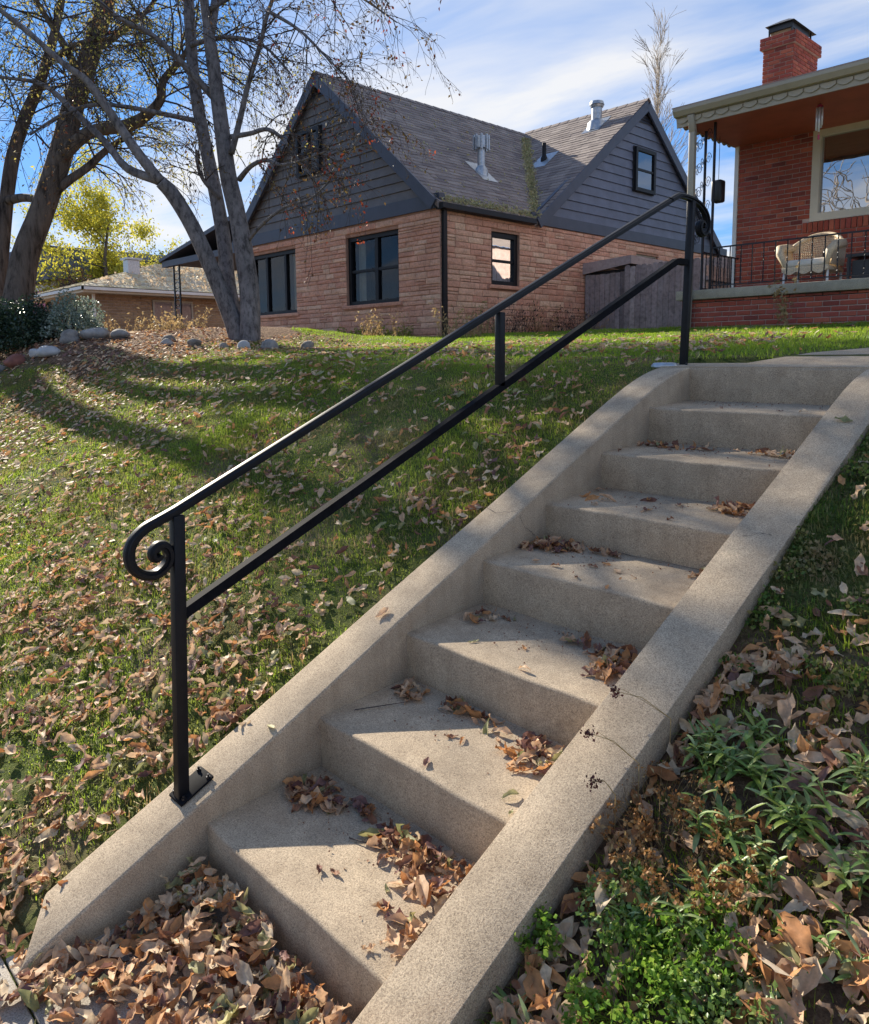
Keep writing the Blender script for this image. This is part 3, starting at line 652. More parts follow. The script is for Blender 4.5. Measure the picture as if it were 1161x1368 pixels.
for (a_, c_, z_, ax) in ((WIN_F[0][0]-.12, WIN_F[0][1]+.12, 1.13, 'y'), (WIN_F[1][0]-.12, WIN_F[1][1]+.12, 1.08, 'y'), (7.8, 8.88, 1.47, 'x')):
    b = MB()
    if ax == 'y': b.box((a_, FY-.075, z_), (c_, FY+.05, z_+.075))
    else: b.box((SX-.05, a_, z_), (SX+.075, c_, z_+.075))
    b.build('sill', MT['stone'], wall1, bevel=.006)
# windows
W = WIN_F[0]; window(h1, *W[:2], *W[2:], fy3, 1, MT['darkframe'], bars_v=((-10.66, .10),), bars_h=((1.93, .055),), fw=.09, depth=.09, inset=.05,
    curtain=[(-11.5, -11.3, 1.25, 2.6, .03, MT['blind'])])
W = WIN_F[1]; window(h1, *W[:2], *W[2:], fy3, 1, MT['darkframe'], bars_v=((-14.95, .08), (-14.12, .08)), fw=.09, depth=.09, inset=.05, curtain=[(-14.05, -13.8, 1.2, 2.6, .03, MT['blind'])])
W = WIN_S[0]; window(h1, *W[:2], *W[2:], sx3, 1, MT['darkframe'], bars_h=((2.05, .05),), fw=.10, depth=.08, inset=.04,
    curtain=[(7.99, 8.35, 1.58, 2.05, .02, MT['curtain']), (8.36, 8.7, 1.58, 2.05, .02, MT['curtain']), (7.99, 8.7, 2.1, 2.56, .012, MT['curtain'])])
window(h1, *BASW[:2], *BASW[2:], sx3, 1, MT['beige'], bars_v=((13.8, .04),), fw=.04, depth=.06, inset=.04)
# trim bands at the head of the stone
b = MB(); b.box((-16.05, FY-.05, 2.90), (SX+.05, FY+.1, 3.17)); b.build('frieze_board', MT['trim'], h1)
b = MB(); b.box((SX-.1, 9.16, 2.90), (SX+.052, 18.1, 3.14)); b.build('frieze_board', MT['trim'], h1)
# gable 1 (faces the street)
PX, PZ, SP1 = -12.45, 6.30, .86
g1 = lambda x: PZ-SP1*abs(x-PX)
b = MB(); b.prism([(-16.1, FY+.03, 3.0), (SX, FY+.03, 3.0), (PX, FY+.03, PZ-.08)], (0, .1, 0)); b.build('gable_wall', MT['trim'], h1)
z = 3.17
while z < 6.1:
    zt = min(z+.185, 6.12); xl = PX-(PZ-.1-zt)/SP1; 
    xlo = PX-(PZ-.1-z)/SP1; xro = PX+(PZ-.1-z)/SP1; xr = PX+(PZ-.1-zt)/SP1
    xlo = max(xlo, -16.05); xl = max(xl, -16.05); xro = min(xro, SX+.03); xr = min(xr, SX+.03)
    if z > 5.75: break
    b = MB(); b.add([(xlo, FY-.032, z), (xro, FY-.032, z), (xr, FY-.006, zt), (xl, FY-.006, zt), (xlo, FY+.028, z), (xro, FY+.028, z), (xr, FY+.028, zt), (xl, FY+.028, zt)],
        [(0,1,2,3),(7,6,5,4),(0,4,5,1),(1,5,6,2),(2,6,7,3),(3,7,4,0)]); b.build('siding_board', MT['siding2'], h1)
    z += .19
# louvre vents at the gable tips
def louvre(to3, uc, ztip, halfw_at, zb, n=5):
    zz = zb
    for i in range(n):
        hw = halfw_at(zz+.05)
        if hw < .03: break
        b = MB(); b.add([to3(uc-hw, zz, -.04), to3(uc+hw, zz, -.04), to3(uc+hw*.9, zz+.06, .0), to3(uc-hw*.9, zz+.06, .0), to3(uc-hw, zz-.008, -.035), to3(uc+hw, zz-.008, -.035)], [(0,1,2,3),(4,5,1,0)]); b.build('louvre_slat', MT['trim'], h1); zz += .075
louvre(fy3, PX, PZ, lambda z: (PZ-.12-z)/SP1, 5.80)
# attic window
window(h1, -13.27, -12.38, 4.2, 5.17, lambda u, z, d=0: (u, FY-.12+d, z), 1, MT['darkframe'], bars_v=((-12.82, .06),), bars_h=((4.68, .05),), fw=.08, depth=.07, inset=.0, deep=.004)
# roof 1
def slope_tiles(name, parent, poly_fn, vmax, to3, nrm, mat, row=.145, wmin=.22, wmax=.42):
    """poly_fn(v) -> list of (u0, u1) covered at distance v down the slope"""
    b = MB(); v = 0.0; nn = Vector(nrm)
    while v < vmax-.02:
        v1 = min(v+row+.02, vmax)
        for (a, c) in poly_fn(v+row*.5):
            u = a+random.uniform(-.3, 0)
            while u < c:
                wd = random.uniform(wmin, wmax); ua, ub = max(u, a), min(u+wd, c); u += wd
                if ub-ua < .03: continue
                lift = random.uniform(.008, .016); e = random.uniform(-.008, .008)
                p0 = Vector(to3(ua+.003, v)); p1 = Vector(to3(ub-.003, v)); p2 = Vector(to3(ub-.003, v1+e)); p3 = Vector(to3(ua+.003, v1+e))
                b.add([p0+nn*.002, p1+nn*.002, p2+nn*lift, p3+nn*lift, p2-nn*.002, p3-nn*.002], [(0,1,2,3),(3,2,4,5),(1,2,4),(0,3,5)])
        v += row
    return tag(b.build(name, mat, parent), kind='stuff')
EX = -8.60; L1 = (PX-EX)*-1; vlen1 = math.hypot(L1, SP1*L1)
c1 = 1/math.hypot(1, SP1)
NR = (SP1*c1, 0, c1); NLn = (-SP1*c1, 0, c1)
P2Y, P2Z, SP2 = 13.5, 6.34, .784
c2 = 1/math.hypot(1, SP2)
def roof1_u(v):
    x = PX+v*c1; z = PZ-SP1*(x-PX)
    yv = P2Y-(P2Z-z)/SP2 if z < P2Z else P2Y
    return [(6.33, min(max(yv, 6.4), 13.45))]
slab = MB()
slab.add([(PX, 6.33, PZ-.01), (EX, 6.33, PZ-.01-SP1*L1), (EX, 9.35, PZ-.01-SP1*L1), (PX, 13.55, PZ-.01), (PX, 6.33, PZ-.12), (EX, 6.33, PZ-.12-SP1*L1), (EX, 9.35, PZ-.12-SP1*L1), (PX, 13.55, PZ-.12)],
    [(0,1,2,3),(7,6,5,4),(0,4,5,1),(1,5,6,2),(2,6,7,3),(3,7,4,0)])
LX = -16.2
slab.add([(PX, 6.33, PZ-.01), (LX, 6.33, g1(LX)-.01), (LX, 20, g1(LX)-.01), (PX, 20, PZ-.01), (PX, 6.33, PZ-.12), (LX, 6.33, g1(LX)-.12), (LX, 20, g1(LX)-.12), (PX, 20, PZ-.12)],
    [(0,1,2,3),(7,6,5,4),(0,4,5,1),(1,5,6,2),(2,6,7,3),(3,7,4,0)])
# cross gable slabs
EY2 = 18.15; 
slab.add([(-8.57, 9.16, P2Z-SP2*(P2Y-9.16)-.01), (-8.57, P2Y, P2Z-.01), (-12.6, P2Y, P2Z-.01), (-12.6, 13.3, P2Z-SP2*.2-.01), (-8.57, 9.16, P2Z-SP2*(P2Y-9.16)-.12), (-8.57, P2Y, P2Z-.12), (-12.6, P2Y, P2Z-.12), (-12.6, 13.3, P2Z-SP2*.2-.12)],
    [(0,1,2,3),(7,6,5,4),(0,4,5,1),(1,5,6,2),(2,6,7,3),(3,7,4,0)])
slab.add([(-8.57, P2Y, P2Z-.01), (-8.57, EY2, P2Z-SP2*(EY2-P2Y)-.01), (-12.6, EY2, P2Z-SP2*(EY2-P2Y)-.01), (-12.6, P2Y, P2Z-.01), (-8.57, P2Y, P2Z-.12), (-8.57, EY2, P2Z-SP2*(EY2-P2Y)-.12), (-12.6, EY2, P2Z-SP2*(EY2-P2Y)-.12), (-12.6, P2Y, P2Z-.12)],
    [(0,1,2,3),(7,6,5,4),(0,4,5,1),(1,5,6,2),(2,6,7,3),(3,7,4,0)])
roof1 = slab.build('roof', MT['shingle'], h1)
slope_tiles('shingles', roof1, roof1_u, vlen1, lambda u, v: (PX+v*c1, u, PZ-SP1*v*c1), NR, MT['shingle'])
def roof2_u(v):
    y = P2Y-v*c2; z = P2Z-SP2*(P2Y-y); xv = PX+(PZ-z)/SP1
    return [(min(xv, -8.6), -8.55)]
slope_tiles('shingles', roof1, roof2_u, (P2Y-9.14)/c2, lambda u, v: (u, P2Y-v*c2, P2Z-SP2*v*c2), (0, -SP2*c2, c2), MT['shingle'])
b = MB()
for i in range(24):
    y = 6.30+i*.30
    b.add([(PX-.12, y, PZ-.075), (PX, y, PZ+.028), (PX+.12, y, PZ-.075), (PX-.12, y+.31, PZ-.085), (PX, y+.31, PZ+.018), (PX+.12, y+.31, PZ-.085)], [(0,1,4,3),(1,2,5,4)])
for i in range(13):
    x = -8.53-i*.30
    b.add([(x, P2Y-.12, P2Z-.07), (x, P2Y, P2Z+.028), (x, P2Y+.12, P2Z-.07), (x-.31, P2Y-.12, P2Z-.08), (x-.31, P2Y, P2Z+.018), (x-.31, P2Y+.12, P2Z-.08)], [(0,1,4,3),(1,2,5,4)])
b.build('ridge_cap', MT['shingle'], roof1)
# rake boards
def rake(p, q, w_, t_, up):
    b = MB(); b.beam(p, q, t_, w_, up); return b.build('rake_board', MT['trim'], h1)
rake((PX, 6.31, PZ-.14), (EX-.10, 6.31, g1(EX-.10)-.13), .22, .05, (0, 0, 1)); rake((PX, 6.308, PZ-.14), (LX, 6.308, g1(LX)-.14), .22, .05, (0, 0, 1))
rz = lambda y: P2Z-SP2*abs(y-P2Y)
rake((-8.555, P2Y, P2Z-.15), (-8.555, 9.28, rz(9.28)-.13), .22, .05, (0, 0, 1)); rake((-8.553, P2Y, P2Z-.15), (-8.553, EY2+.05, rz(EY2+.05)-.13), .22, .05, (0, 0, 1))
# gable 2
b = MB(); b.prism([(SX-.02, 9.15, 3.0), (SX-.02, 18.0, 3.0), (SX-.02, P2Y, P2Z-.12)], (-.1, 0, 0)); b.build('gable_wall', MT['trim'], h1)
z = 3.14
while z < 5.8:
    zt = z+.205; f_ = lambda q, s_: P2Y+s_*min((P2Z-.1-q)/SP2, 4.6)
    b = MB(); b.add([(SX+.035, max(f_(z, -1), 9.2), z), (SX+.035, min(f_(z, 1), 18), z), (SX+.008, min(f_(zt, 1), 18), zt), (SX+.008, max(f_(zt, -1), 9.2), zt), (SX-.018, max(f_(z, -1), 9.2), z), (SX-.018, min(f_(z, 1), 18), z), (SX-.018, min(f_(zt, 1), 18), zt), (SX-.018, max(f_(zt, -1), 9.2), zt)],
        [(0,1,2,3),(7,6,5,4),(0,4,5,1),(1,5,6,2),(2,6,7,3),(3,7,4,0)]); b.build('siding_board', MT['siding'], h1); z += .21
louvre(lambda u, z, d=0: (SX-d+.01, u, z), P2Y, P2Z, lambda z: (P2Z-.14-z)/SP2, 5.80)
window(h1, 13.06, 13.98, 4.12, 5.16, lambda u, z, d=0: (SX+.12-d, u, z), 1, MT['darkframe'], bars_h=((4.64, .05),), fw=.085, depth=.06, inset=0, deep=.004, glassmat=MT['skyglass'])
# eave gutter and downspout
b = MB(); b.prism([(EX-.02, 6.36, 2.97), (EX+.10, 6.36, 2.97), (EX+.11, 6.36, 2.87), (EX+.02, 6.36, 2.85), (SX+.002, 6.36, 2.86), (SX+.002, 6.36, 2.97)], (0, 2.78, 0)); b.build('gutter', MT['darkframe'], h1)
b = MB(); b.box((SX+.035, 6.47, .45), (SX+.105, 6.56, 2.86)); b.tube([(SX+.07, 6.515, .47), (SX+.16, 6.50, .43)], .035, 4); b.build('downspout', MT['darkframe'], h1)
# vents on the roof
def vent(x, y, zt, kind, label_none=None):
    z0 = PZ-SP1*(x-PX) if kind == 'm' else P2Z-SP2*(P2Y-y)
    b = MB(); nr = NR if kind == 'm' else (0, -SP2*c2, c2)
    r_ = .11 if kind != 's' else .05
    if kind == 'm':
        b.add([(x-.28, y-.24, z0+SP1*.28+.02), (x+.3, y-.24, z0-SP1*.3+.02), (x+.3, y+.24, z0-SP1*.3+.02), (x-.28, y+.24, z0+SP1*.28+.02)], [(0,1,2,3)])
    else:
        b.add([(x-.26, y-.3, z0-SP2*.3+.02), (x+.26, y-.3, z0-SP2*.3+.02), (x+.26, y+.26, z0+SP2*.26+.02), (x-.26, y+.26, z0+SP2*.26+.02)], [(0,1,2,3)])
    v_ = b.build('flashing', MT['zinc'], roof1)
    return z0
def vent_pipe(x, y, kind, h, r_, cap, mat):
    z0 = vent(x, y, 0, kind)
    b = MB()
    b.tube([(x, y, z0-.15), (x, y, z0+.05), (x, y, z0+.13)], [r_*1.9, r_*1.7, r_*1.05], 12)
    b.tube([(x, y, z0+.10), (x, y, z0+h)], r_, 12)
    if cap == 'slots':
        b.tube([(x, y, z0+h-.06), (x, y, z0+h-.04), (x, y, z0+h+.20), (x, y, z0+h+.22)], [r_, r_*1.75, r_*1.75, r_*1.2], 12)
        for k in range(8):
            t = k*math.pi/4; b.box((x+r_*1.9*math.cos(t)-.02, y+r_*1.9*math.sin(t)-.02, z0+h-.08), (x+r_*1.9*math.cos(t)+.02, y+r_*1.9*math.sin(t)+.02, z0+h+.24))
    elif cap == 'cone':
        b.tube([(x, y, z0+h), (x, y, z0+h+.05)], [r_*1.2, r_*1.35], 12); b.tube([(x, y, z0+h+.06), (x, y, z0+h+.14)], [r_*1.45, r_*1.25], 12)
    o = b.build('vent_pipe', mat, roof1, smooth=True); o.data.set_sharp_from_angle(angle=R(40))
vent_pipe(-9.95, 8.98, 'm', .55, .085, 'slots', MT['zinc'])
vent_pipe(-10.33, 11.68, 'g', .42, .05, None, MT['darkframe'])
vent_pipe(-9.59, 12.83, 'g', .42, .13, 'cone', MT['zinc'])
# porch on the left of the house
b = MB(); b.prism([(-20.4, 6.2, 3.02), (-20.4, 6.2, 2.93), (-16.0, 6.2, 3.62), (-16.0, 6.2, 3.74)], (0, 4, 0)); b.build('porch_roof', MT['trim'], h1)
b = MB(); b.box((-20.3, 6.25, 2.78), (-16.0, 6.40, 2.95)); b.build('porch_beam', MT['trim'], h1)
b = MB(); b.add([(-20.3, 6.4, 2.86), (-16, 6.4, 2.86), (-16, 10, 2.86), (-20.3, 10, 2.86)], [(0,1,2,3)]); b.build('porch_ceiling', MT['trim'], h1)
tp = None
for (x_, y_) in ((-19.85, 6.4), (-19.5, 6.4)):
    b = MB(); b.box((x_-.02, y_-.02, .4), (x_+.02, y_+.02, 2.78)); o = b.build('porch_post', MT['iron'], h1)
b = MB()
for k in range(9):
    z0 = .62+k*.25
    b.tube([(-19.83+.31*(.5+.5*math.cos(t)), 6.4, z0+.11+.1*math.sin(t*1)) for t in np.linspace(0, 2*math.pi, 9)], .012, 4, caps=False)
b.build('porch_scrollwork', MT['iron'], h1)

# ------------------------------------------------------------------ brick house with the porch
h2 = empty('brick_house', (-1.5, 8.0, .38), 'dark red brick house with a covered front porch and beige gutter', 'house')
PYF = 6.26; PXL = -3.52; BY = 7.85
cap_z = .98
# porch base
b = MB(); b.box((PXL+.02, PYF+.02, .2), (3.5, BY, .80)); b.build('porch_base', MT['bmortar'], h2)
brick_me = block_meshes(MT['brick'], 6, .12)
pb = courses(PXL, 1.2, .33, .845, .0675, .0676, .203, .203, .012, [], lambda u, z: (u, PYF+.02, z), stagger=True)
lay('brick', h2, pb, brick_me, MT['brick'], 90, .014, 'y')
pbs = courses(PYF+.02, BY, .33, .845, .0675, .0676, .203, .203, .012, [], lambda u, z: (PXL+.02, u, z), stagger=True)
b = MB()
for p, wd, ht in pbs: b.box((p[0]-.014, p[1]-wd/2, p[2]-ht/2), (p[0]+.01, p[1]+wd/2, p[2]+ht/2))
tag(b.build('brickwork', MT['brick'], h2), kind='stuff')
b = MB(); b.box((PXL-.06, PYF-.05, .848), (3.5, PYF+.26, cap_z)); b.build('wall_cap', MT['capstone'], h2, bevel=.008)
b = MB(); b.box((PXL-.06, PYF+.262, .848), (PXL+.24, BY-.02, cap_z)); b.build('wall_cap', MT['capstone'], h2, bevel=.008)
b = MB(); b.box((PXL+.1, PYF+.1, .80), (3.5, BY, .90)); b.build('porch_floor', MT['walk'], h2)
# house wall behind the porch, with the big window
WB = (-2.40, .05, 1.98, 3.27)
wx3 = lambda u, z, d=0: (u, BY+d, z)
b = MB(); holed_wall(b, PXL+.04, 4.0, .6, 3.45, [WB], wx3, (0, .15, 0)); b.add([(PXL+.04, BY, .3), (PXL+.04, 16, .3), (PXL+.04, 16, 3.45), (PXL+.04, BY, 3.45)], [(0,1,2,3)])
wall2 = b.build('wall', MT['bmortar'], h2)
wb = courses(PXL+.03, 1.6, .88, 3.30, .0675, .0676, .203, .203, .012, [WB, (-2.5, .2, 1.82, 1.98)], lambda u, z: (u, BY, z), stagger=True)
lay('brick', wall2, wb, brick_me, MT['brick'], 290, .014, 'y')
sol = [((u, BY, 1.90), .062, .145) for u in np.arange(-2.46, .1, .0745)]
lay('sill_brick', wall2, sol, brick_me, MT['brick'], 40, .03, 'y')
window(h2, *WB, wx3, 1, MT['cream'], fw=.11, depth=.10, inset=-.02, glassmat=MT['mirrorglass'])
b = MB()
for k in range(11): b.box((-2.27, BY+.13, 3.13-k*.048), (-.07, BY+.16, 3.172-k*.048))
b.build('window_blind', MT['blind'], h2)
b = MB(); b.box((PXL-.03, BY-.03, .92), (PXL+.03, BY+.06, 3.28)); b.build('corner_trim', MT['white'], h2)
# ceiling, roof, gutter, scallops
b = MB(); b.box((PXL-.03, PYF-.145, 3.245), (4.0, BY+.1, 3.27)); b.build('porch_ceiling', MT['soffit'], h2)
b = MB(); b.box((PXL-.05, PYF-.17, 3.20), (4.0, PYF-.147, 3.40)); b.box((PXL-.05, PYF-.146, 3.24), (PXL-.031, 9.5, 3.40)); b.build('fascia', MT['beige'], h2)
b = MB(); b.prism([(PXL-.06, PYF-.173, 3.43), (PXL-.06, PYF-.28, 3.43), (PXL-.06, PYF-.28, 3.39), (PXL-.06, PYF-.24, 3.33), (PXL-.06, PYF-.173, 3.32)], (7.6, 0, 0)); b.build('gutter', MT['beige'], h2)
def scallops(b, p0, d, n_, wd, drop, nrm):
    p0 = Vector(p0); d = Vector(d); nrm = Vector(nrm)
    for i in range(n_):
        a_ = p0+d*(i*wd); pr = [a_, a_+d*(wd*.96)]
        for t in np.linspace(0, 1, 6): 
            tt = 1-t; pr.append(a_+d*(wd*.96*(.03+.94*tt))+Vector((0, 0, -drop*(.55+.45*math.sin(math.pi*tt)))))
        b.prism(pr, nrm*.012)
for i in range(30):
    b = MB(); scallops(b, (PXL-.05+i*.19, PYF-.19, 3.315), (1, 0, 0), 1, .19, .075, (0, 1, 0)); b.build('scallop_trim', MT['beige'], h2)
for i in range(10):
    b = MB(); scallops(b, (PXL-.066, PYF-.15+i*.165, 3.29), (0, 1, 0), 1, .165, .07, (1, 0, 0)); b.build('scallop_trim', MT['beige'], h2)
rf = MB(); a0 = (PXL-.2, PYF-.30, 3.45); s_ = .20
rf.add([(PXL-.08, PYF-.26, 3.437), (4.0, PYF-.26, 3.437), (4.0, 13, 3.447+s_*7.04), (PXL+3, 13, 3.447+s_*7.04), (PXL-.08, 20, 3.437),
        (PXL-.08, PYF-.26, 3.455), (4.0, PYF-.26, 3.455), (4.0, 13, 3.47+s_*7.04), (PXL+3, 13, 3.47+s_*7.04), (PXL-.08, 20, 3.455)], [(5,6,7,8),(5,8,9),(0,1,6,5),(0,5,9,4),(0,4,3),(0,3,2,1)])
rf.build('roof', MT['shingle'], h2)
# downspout at the porch corner
b = MB()
b.beam((-3.33, 6.04, 3.32), (-3.33, 6.10, 3.10), .085, .07, (0, 1, 0)); b.beam((-3.33, 6.10, 3.12), (-3.33, 6.10, 1.02), .085, .07, (0, 1, 0)); b.beam((-3.33, 6.10, 1.04), (-3.36, 6.16, .86), .085, .07, (0, 1, 0)); b.beam((-3.36, 6.17, .88), (-3.37, 6.17, .40), .085, .07, (0, 1, 0))
b.build('downspout', MT['beige'], h2, bevel=.006)
# chimney
ch = MB(); cx0, cx1, cy0, cy1 = -4.16, -3.62, 10.0, 11.05; cz0, cz1 = 3.4, 5.56
ch.box((cx0+.014, cy0+.014, cz0), (cx1-.014, cy1-.014, cz1)); chm = ch.build('chimney', MT['bmortar'], h2)
cpf = courses(cx0, cx1, cz0, cz1-.2, .0675, .0676, .203, .203, .012, [], lambda u, z: (u, cy0+.014, z), stagger=True)
cps = courses(cy0, cy1, cz0, cz1-.2, .0675, .0676, .203, .203, .012, [], lambda u, z: (cx1-.014, u, z), stagger=True)
lay('brick', chm, cpf, brick_me, MT['brick'], 150, .014, 'y'); lay('brick', chm, cps, brick_me, MT['brick'], 150, .014, 'x')
e_ = .045
cpf = courses(cx0-e_, cx1+e_, cz1-.2, cz1+.005, .0675, .0676, .203, .203, .012, [], lambda u, z: (u, cy0-e_+.014, z), stagger=True)
cps = courses(cy0-e_, cy1+e_, cz1-.2, cz1+.005, .0675, .0676, .203, .203, .012, [], lambda u, z: (cx1+e_-.014, u, z), stagger=True)
b = MB(); b.box((cx0-e_+.014, cy0-e_+.014, cz1-.2), (cx1+e_-.014, cy1+e_-.014, cz1)); b.build('chimney_band', MT['bmortar'], h2)
lay('brick', chm, cpf, brick_me, MT['brick'], 50, .014, 'y'); lay('brick', chm, cps, brick_me, MT['brick'], 50, .014, 'x')
b = MB(); b.box((cx0+.08, cy0+.10, cz1), (cx1-.10, cy0+.44, cz1+.16)); b.box((cx0+.12, cy0+.55, cz1), (cx1-.12, cy0+.85, cz1+.12)); b.build('flue', MT['tanbrick'], h2, bevel=.01)
b = MB(); zc = cz1+.19
b.add([(cx0+.02, cy0+.0, zc), (cx1-.02, cy0+.0, zc), (cx1-.02, cy1-.05, zc), (cx0+.02, cy1-.05, zc), (cx0+.22, cy0+.2, zc+.11), (cx1-.2, cy0+.2, zc+.11), (cx1-.2, cy1-.25, zc+.11), (cx0+.22, cy1-.25, zc+.11)], [(0,1,2,3),(4,5,6,7),(0,1,5,4),(1,2,6,5),(2,3,7,6),(3,0,4,7)])
for (x_, y_) in ((cx0+.07, cy0+.08), (cx1-.08, cy0+.08), (cx0+.07, cy0+.88), (cx1-.08, cy0+.88)): b.box((x_-.012, y_-.012, cz1), (x_+.012, y_+.012, zc))
b.box((cx0+.06, cy0+.06, cz1+.10), (cx1-.08, cy0+.80, zc-.004))
b.build('chimney_cap', MT['plastic'], h2)

# iron porch posts and railing
def iron_post(x, y, z0, z1, r=.012, name='porch_post'):
    b = MB(); b.box((x-r, y-r, z0), (x+r, y+r, z1)); return b.build(name, MT['iron'], h2)
iron_post(-3.44, 6.36, cap_z, 3.245, .014); iron_post(-3.14, 6.36, cap_z, 3.245, .014); iron_post(-3.44, 6.68, cap_z, 3.245, .014)
def scrolls(p0, p1, z0, z1, n_):
    b = MB(); p0 = Vector(p0); p1 = Vector(p1); c_ = (p0+p1)/2; d = (p1-p0)
    for k in range(n_):
        zc_ = z0+(z1-z0)*(k+.5)/n_; hh = (z1-z0)/n_*.42
        for s_ in (-1, 1):
            pts = []
            for t in np.linspace(0, 3.3*math.pi, 22):
                rr = .085*(1-t/(3.9*math.pi)); pts.append(c_+d*(s_*.22+s_*rr/.3*math.cos(t)*.5)+Vector((0, 0, zc_+s_*hh*.45+rr*math.sin(t))))
            b.tube([tuple(p) for p in pts], .0045, 4)
    b.build('scrollwork', MT['iron'], h2)
scrolls((-3.44, 6.36, 0), (-3.14, 6.36, 0), 1.6, 3.2, 5); scrolls((-3.44, 6.36, 0), (-3.44, 6.68, 0), 1.6, 3.2, 5)
def twisted(x, y, z0, z1):
    b = MB(); n_ = 16; vs = []
    for i in range(n_+1):
        zz = z0+(z1-z0)*i/n_; a = i*.9
        for k in range(4): vs.append((x+.0095*math.cos(a+k*math.pi/2), y+.0095*math.sin(a+k*math.pi/2), zz))
    b.add(vs, [(4*i+k, 4*i+(k+1)%4, 4*i+4+(k+1)%4, 4*i+4+k) for i in range(n_) for k in range(4)]); return b
rail = None
b = MB(); b.box((-3.14, 6.35, 1.545), (2.6, 6.37, 1.565)); b.build('porch_rail', MT['iron'], h2)
b = MB(); b.box((-3.45, 6.69, 1.545), (-3.43, BY-.03, 1.565)); b.build('porch_rail', MT['iron'], h2)
b = MB(); b.box((-3.14, 6.35, 1.03), (2.6, 6.37, 1.045)); b.build('porch_rail', MT['iron'], h2)
b = MB(); b.box((-3.45, 6.69, 1.03), (-3.43, BY-.03, 1.045)); b.build('porch_rail', MT['iron'], h2)
k = 0; x = -3.02
while x < .6:
    if k % 2 == 0: twisted(x, 6.36, 1.045, 1.545).build('baluster', MT['iron'], h2)
    else:
        b = MB(); b.box((x-.006, 6.354, 1.045), (x+.006, 6.366, 1.545)); b.build('baluster', MT['iron'], h2)
    k += 1; x += .155
y = 6.80
while y < BY-.08:
    twisted(-3.44, y, 1.045, 1.545).build('baluster', MT['iron'], h2); y += .115
b = MB(); b.box((-3.50, 6.98, 2.30), (-3.34, 7.14, 2.62)); tag(b.build('speaker_box', MT['plastic'], bevel=.03), 'small black box hanging from the porch eave behind the downspout', 'speaker')
b = MB(); b.tube([(-3.42, 7.06, 2.6), (-3.42, 7.06, 3.24)], .004, 4); b.build('hanging_wire', MT['iron'], bpy.data.objects['speaker_box'])
exec_marker2 = 0
# loveseat
ls = empty('wicker_loveseat', (-2.05, 7.2, .90), 'tan wicker loveseat with white cushion on the brick porch behind the railing', 'chair')
lx, ly, lz = -2.05, 7.25, .90
def lw(x, y, z): return (lx+x*.73, ly+y, lz+z*.97)
b = MB(); n = 16; vs = []
for i in range(n+1):
    t = -1+2*i/n; xx = .42*t; dep = .16-.20*abs(t)**2.2; topz = .84-.16*abs(t)**2.5
    for z_, o_ in ((.36, 0), (.6, .02), (topz, .06)): vs.append(lw(xx, dep+o_, z_))
for i in range(n+1):
    t = -1+2*i/n; xx = .42*t; dep = .16-.20*abs(t)**2.2; topz = .84-.16*abs(t)**2.5
    for z_, o_ in ((.36, 0), (.6, .02), (topz, .06)): vs.append(lw(xx, dep+o_+.03, z_))
o3 = 3*(n+1); fs = []
for s0 in (0, o3):
    fs += [(s0+3*i+q, s0+3*i+3+q, s0+3*i+4+q, s0+3*i+1+q) for i in range(n) for q in (0, 1)]
fs += [(3*i+2, 3*i+5, o3+3*i+5, o3+3*i+2) for i in range(n)]
b = MB()
for i in range(0, n+1):
    b.tube([vs[3*i], vs[3*i+1], vs[3*i+2]], .007, 4)
    if i < n:
        b.tube([tuple((np.array(vs[3*i+q])+np.array(vs[3*i+3+q]))/2) for q in range(3)], .006, 4)
for q in np.linspace(0.05, 1.95, 15):
    k_ = int(min(q, 1)) if q < 1 else 1; f_ = q-k_
    b.tube([tuple(np.array(vs[3*i+k_])*(1-f_)+np.array(vs[3*i+k_+1])*f_) for i in range(n+1)], .007, 4)
b.build('backrest', MT['wicker'], ls, smooth=True)
b = MB(); b.tube([lw(-.44+.88*i/n, .19-.20*abs(-1+2*i/n)**2.2+.02, .855-.16*abs(-1+2*i/n)**2.5) for i in range(n+1)], .028, 8); b.build('top_roll', MT['wicker'], ls, smooth=True)
for s_ in (-1, 1):
    b = MB(); b.tube([lw(s_*.44, .05, .66), lw(s_*.50, -.12, .66), lw(s_*.50, -.36, .62), lw(s_*.44, -.44, .54), lw(s_*.38, -.40, .42), lw(s_*.36, -.36, .30)], [.045, .06, .065, .055, .04, .03], 8); b.build('armrest', MT['wicker'], ls, smooth=True)
    b = MB(); b.add([lw(s_*.46, .05, .36), lw(s_*.44, -.40, .36), lw(s_*.49, -.38, .62), lw(s_*.49, .05, .66)], [(0,1,2,3)]); b.build('side_panel', MT['wicker'], ls)
    for y_ in (-.40, .12):
        b = MB(); b.tube([lw(s_*.38, y_*.9, .36), lw(s_*.40, y_, 0.0)], .018, 8); b.build('leg', MT['white'], ls, smooth=True)
b = MB(); b.box(lw(-.42, -.42, .29), lw(.42, .14, .36)); b.build('seat', MT['wicker'], ls, bevel=.012)
b = MB(); b.box(lw(-.39, -.40, .362), lw(.39, .10, .46)); b.build('cushion', MT['cushion'], ls, bevel=.03, seg=3)
b = MB(); b.box(lw(.10, -.02, .462), lw(.36, .10, .60)); b.build('pillow', MT['plastic'], ls, bevel=.03)
for x_ in np.linspace(-.36, .36, 13):
    pass
b = MB(); b.add([lw(x_*1.0, -.425, .30) for x_ in (-.4, .4)]+[lw(x_, -.43, .30-.05*abs(math.cos(x_*12))) for x_ in np.linspace(.4, -.4, 17)], [tuple(range(19))]); b.build('apron', MT['wicker'], ls)
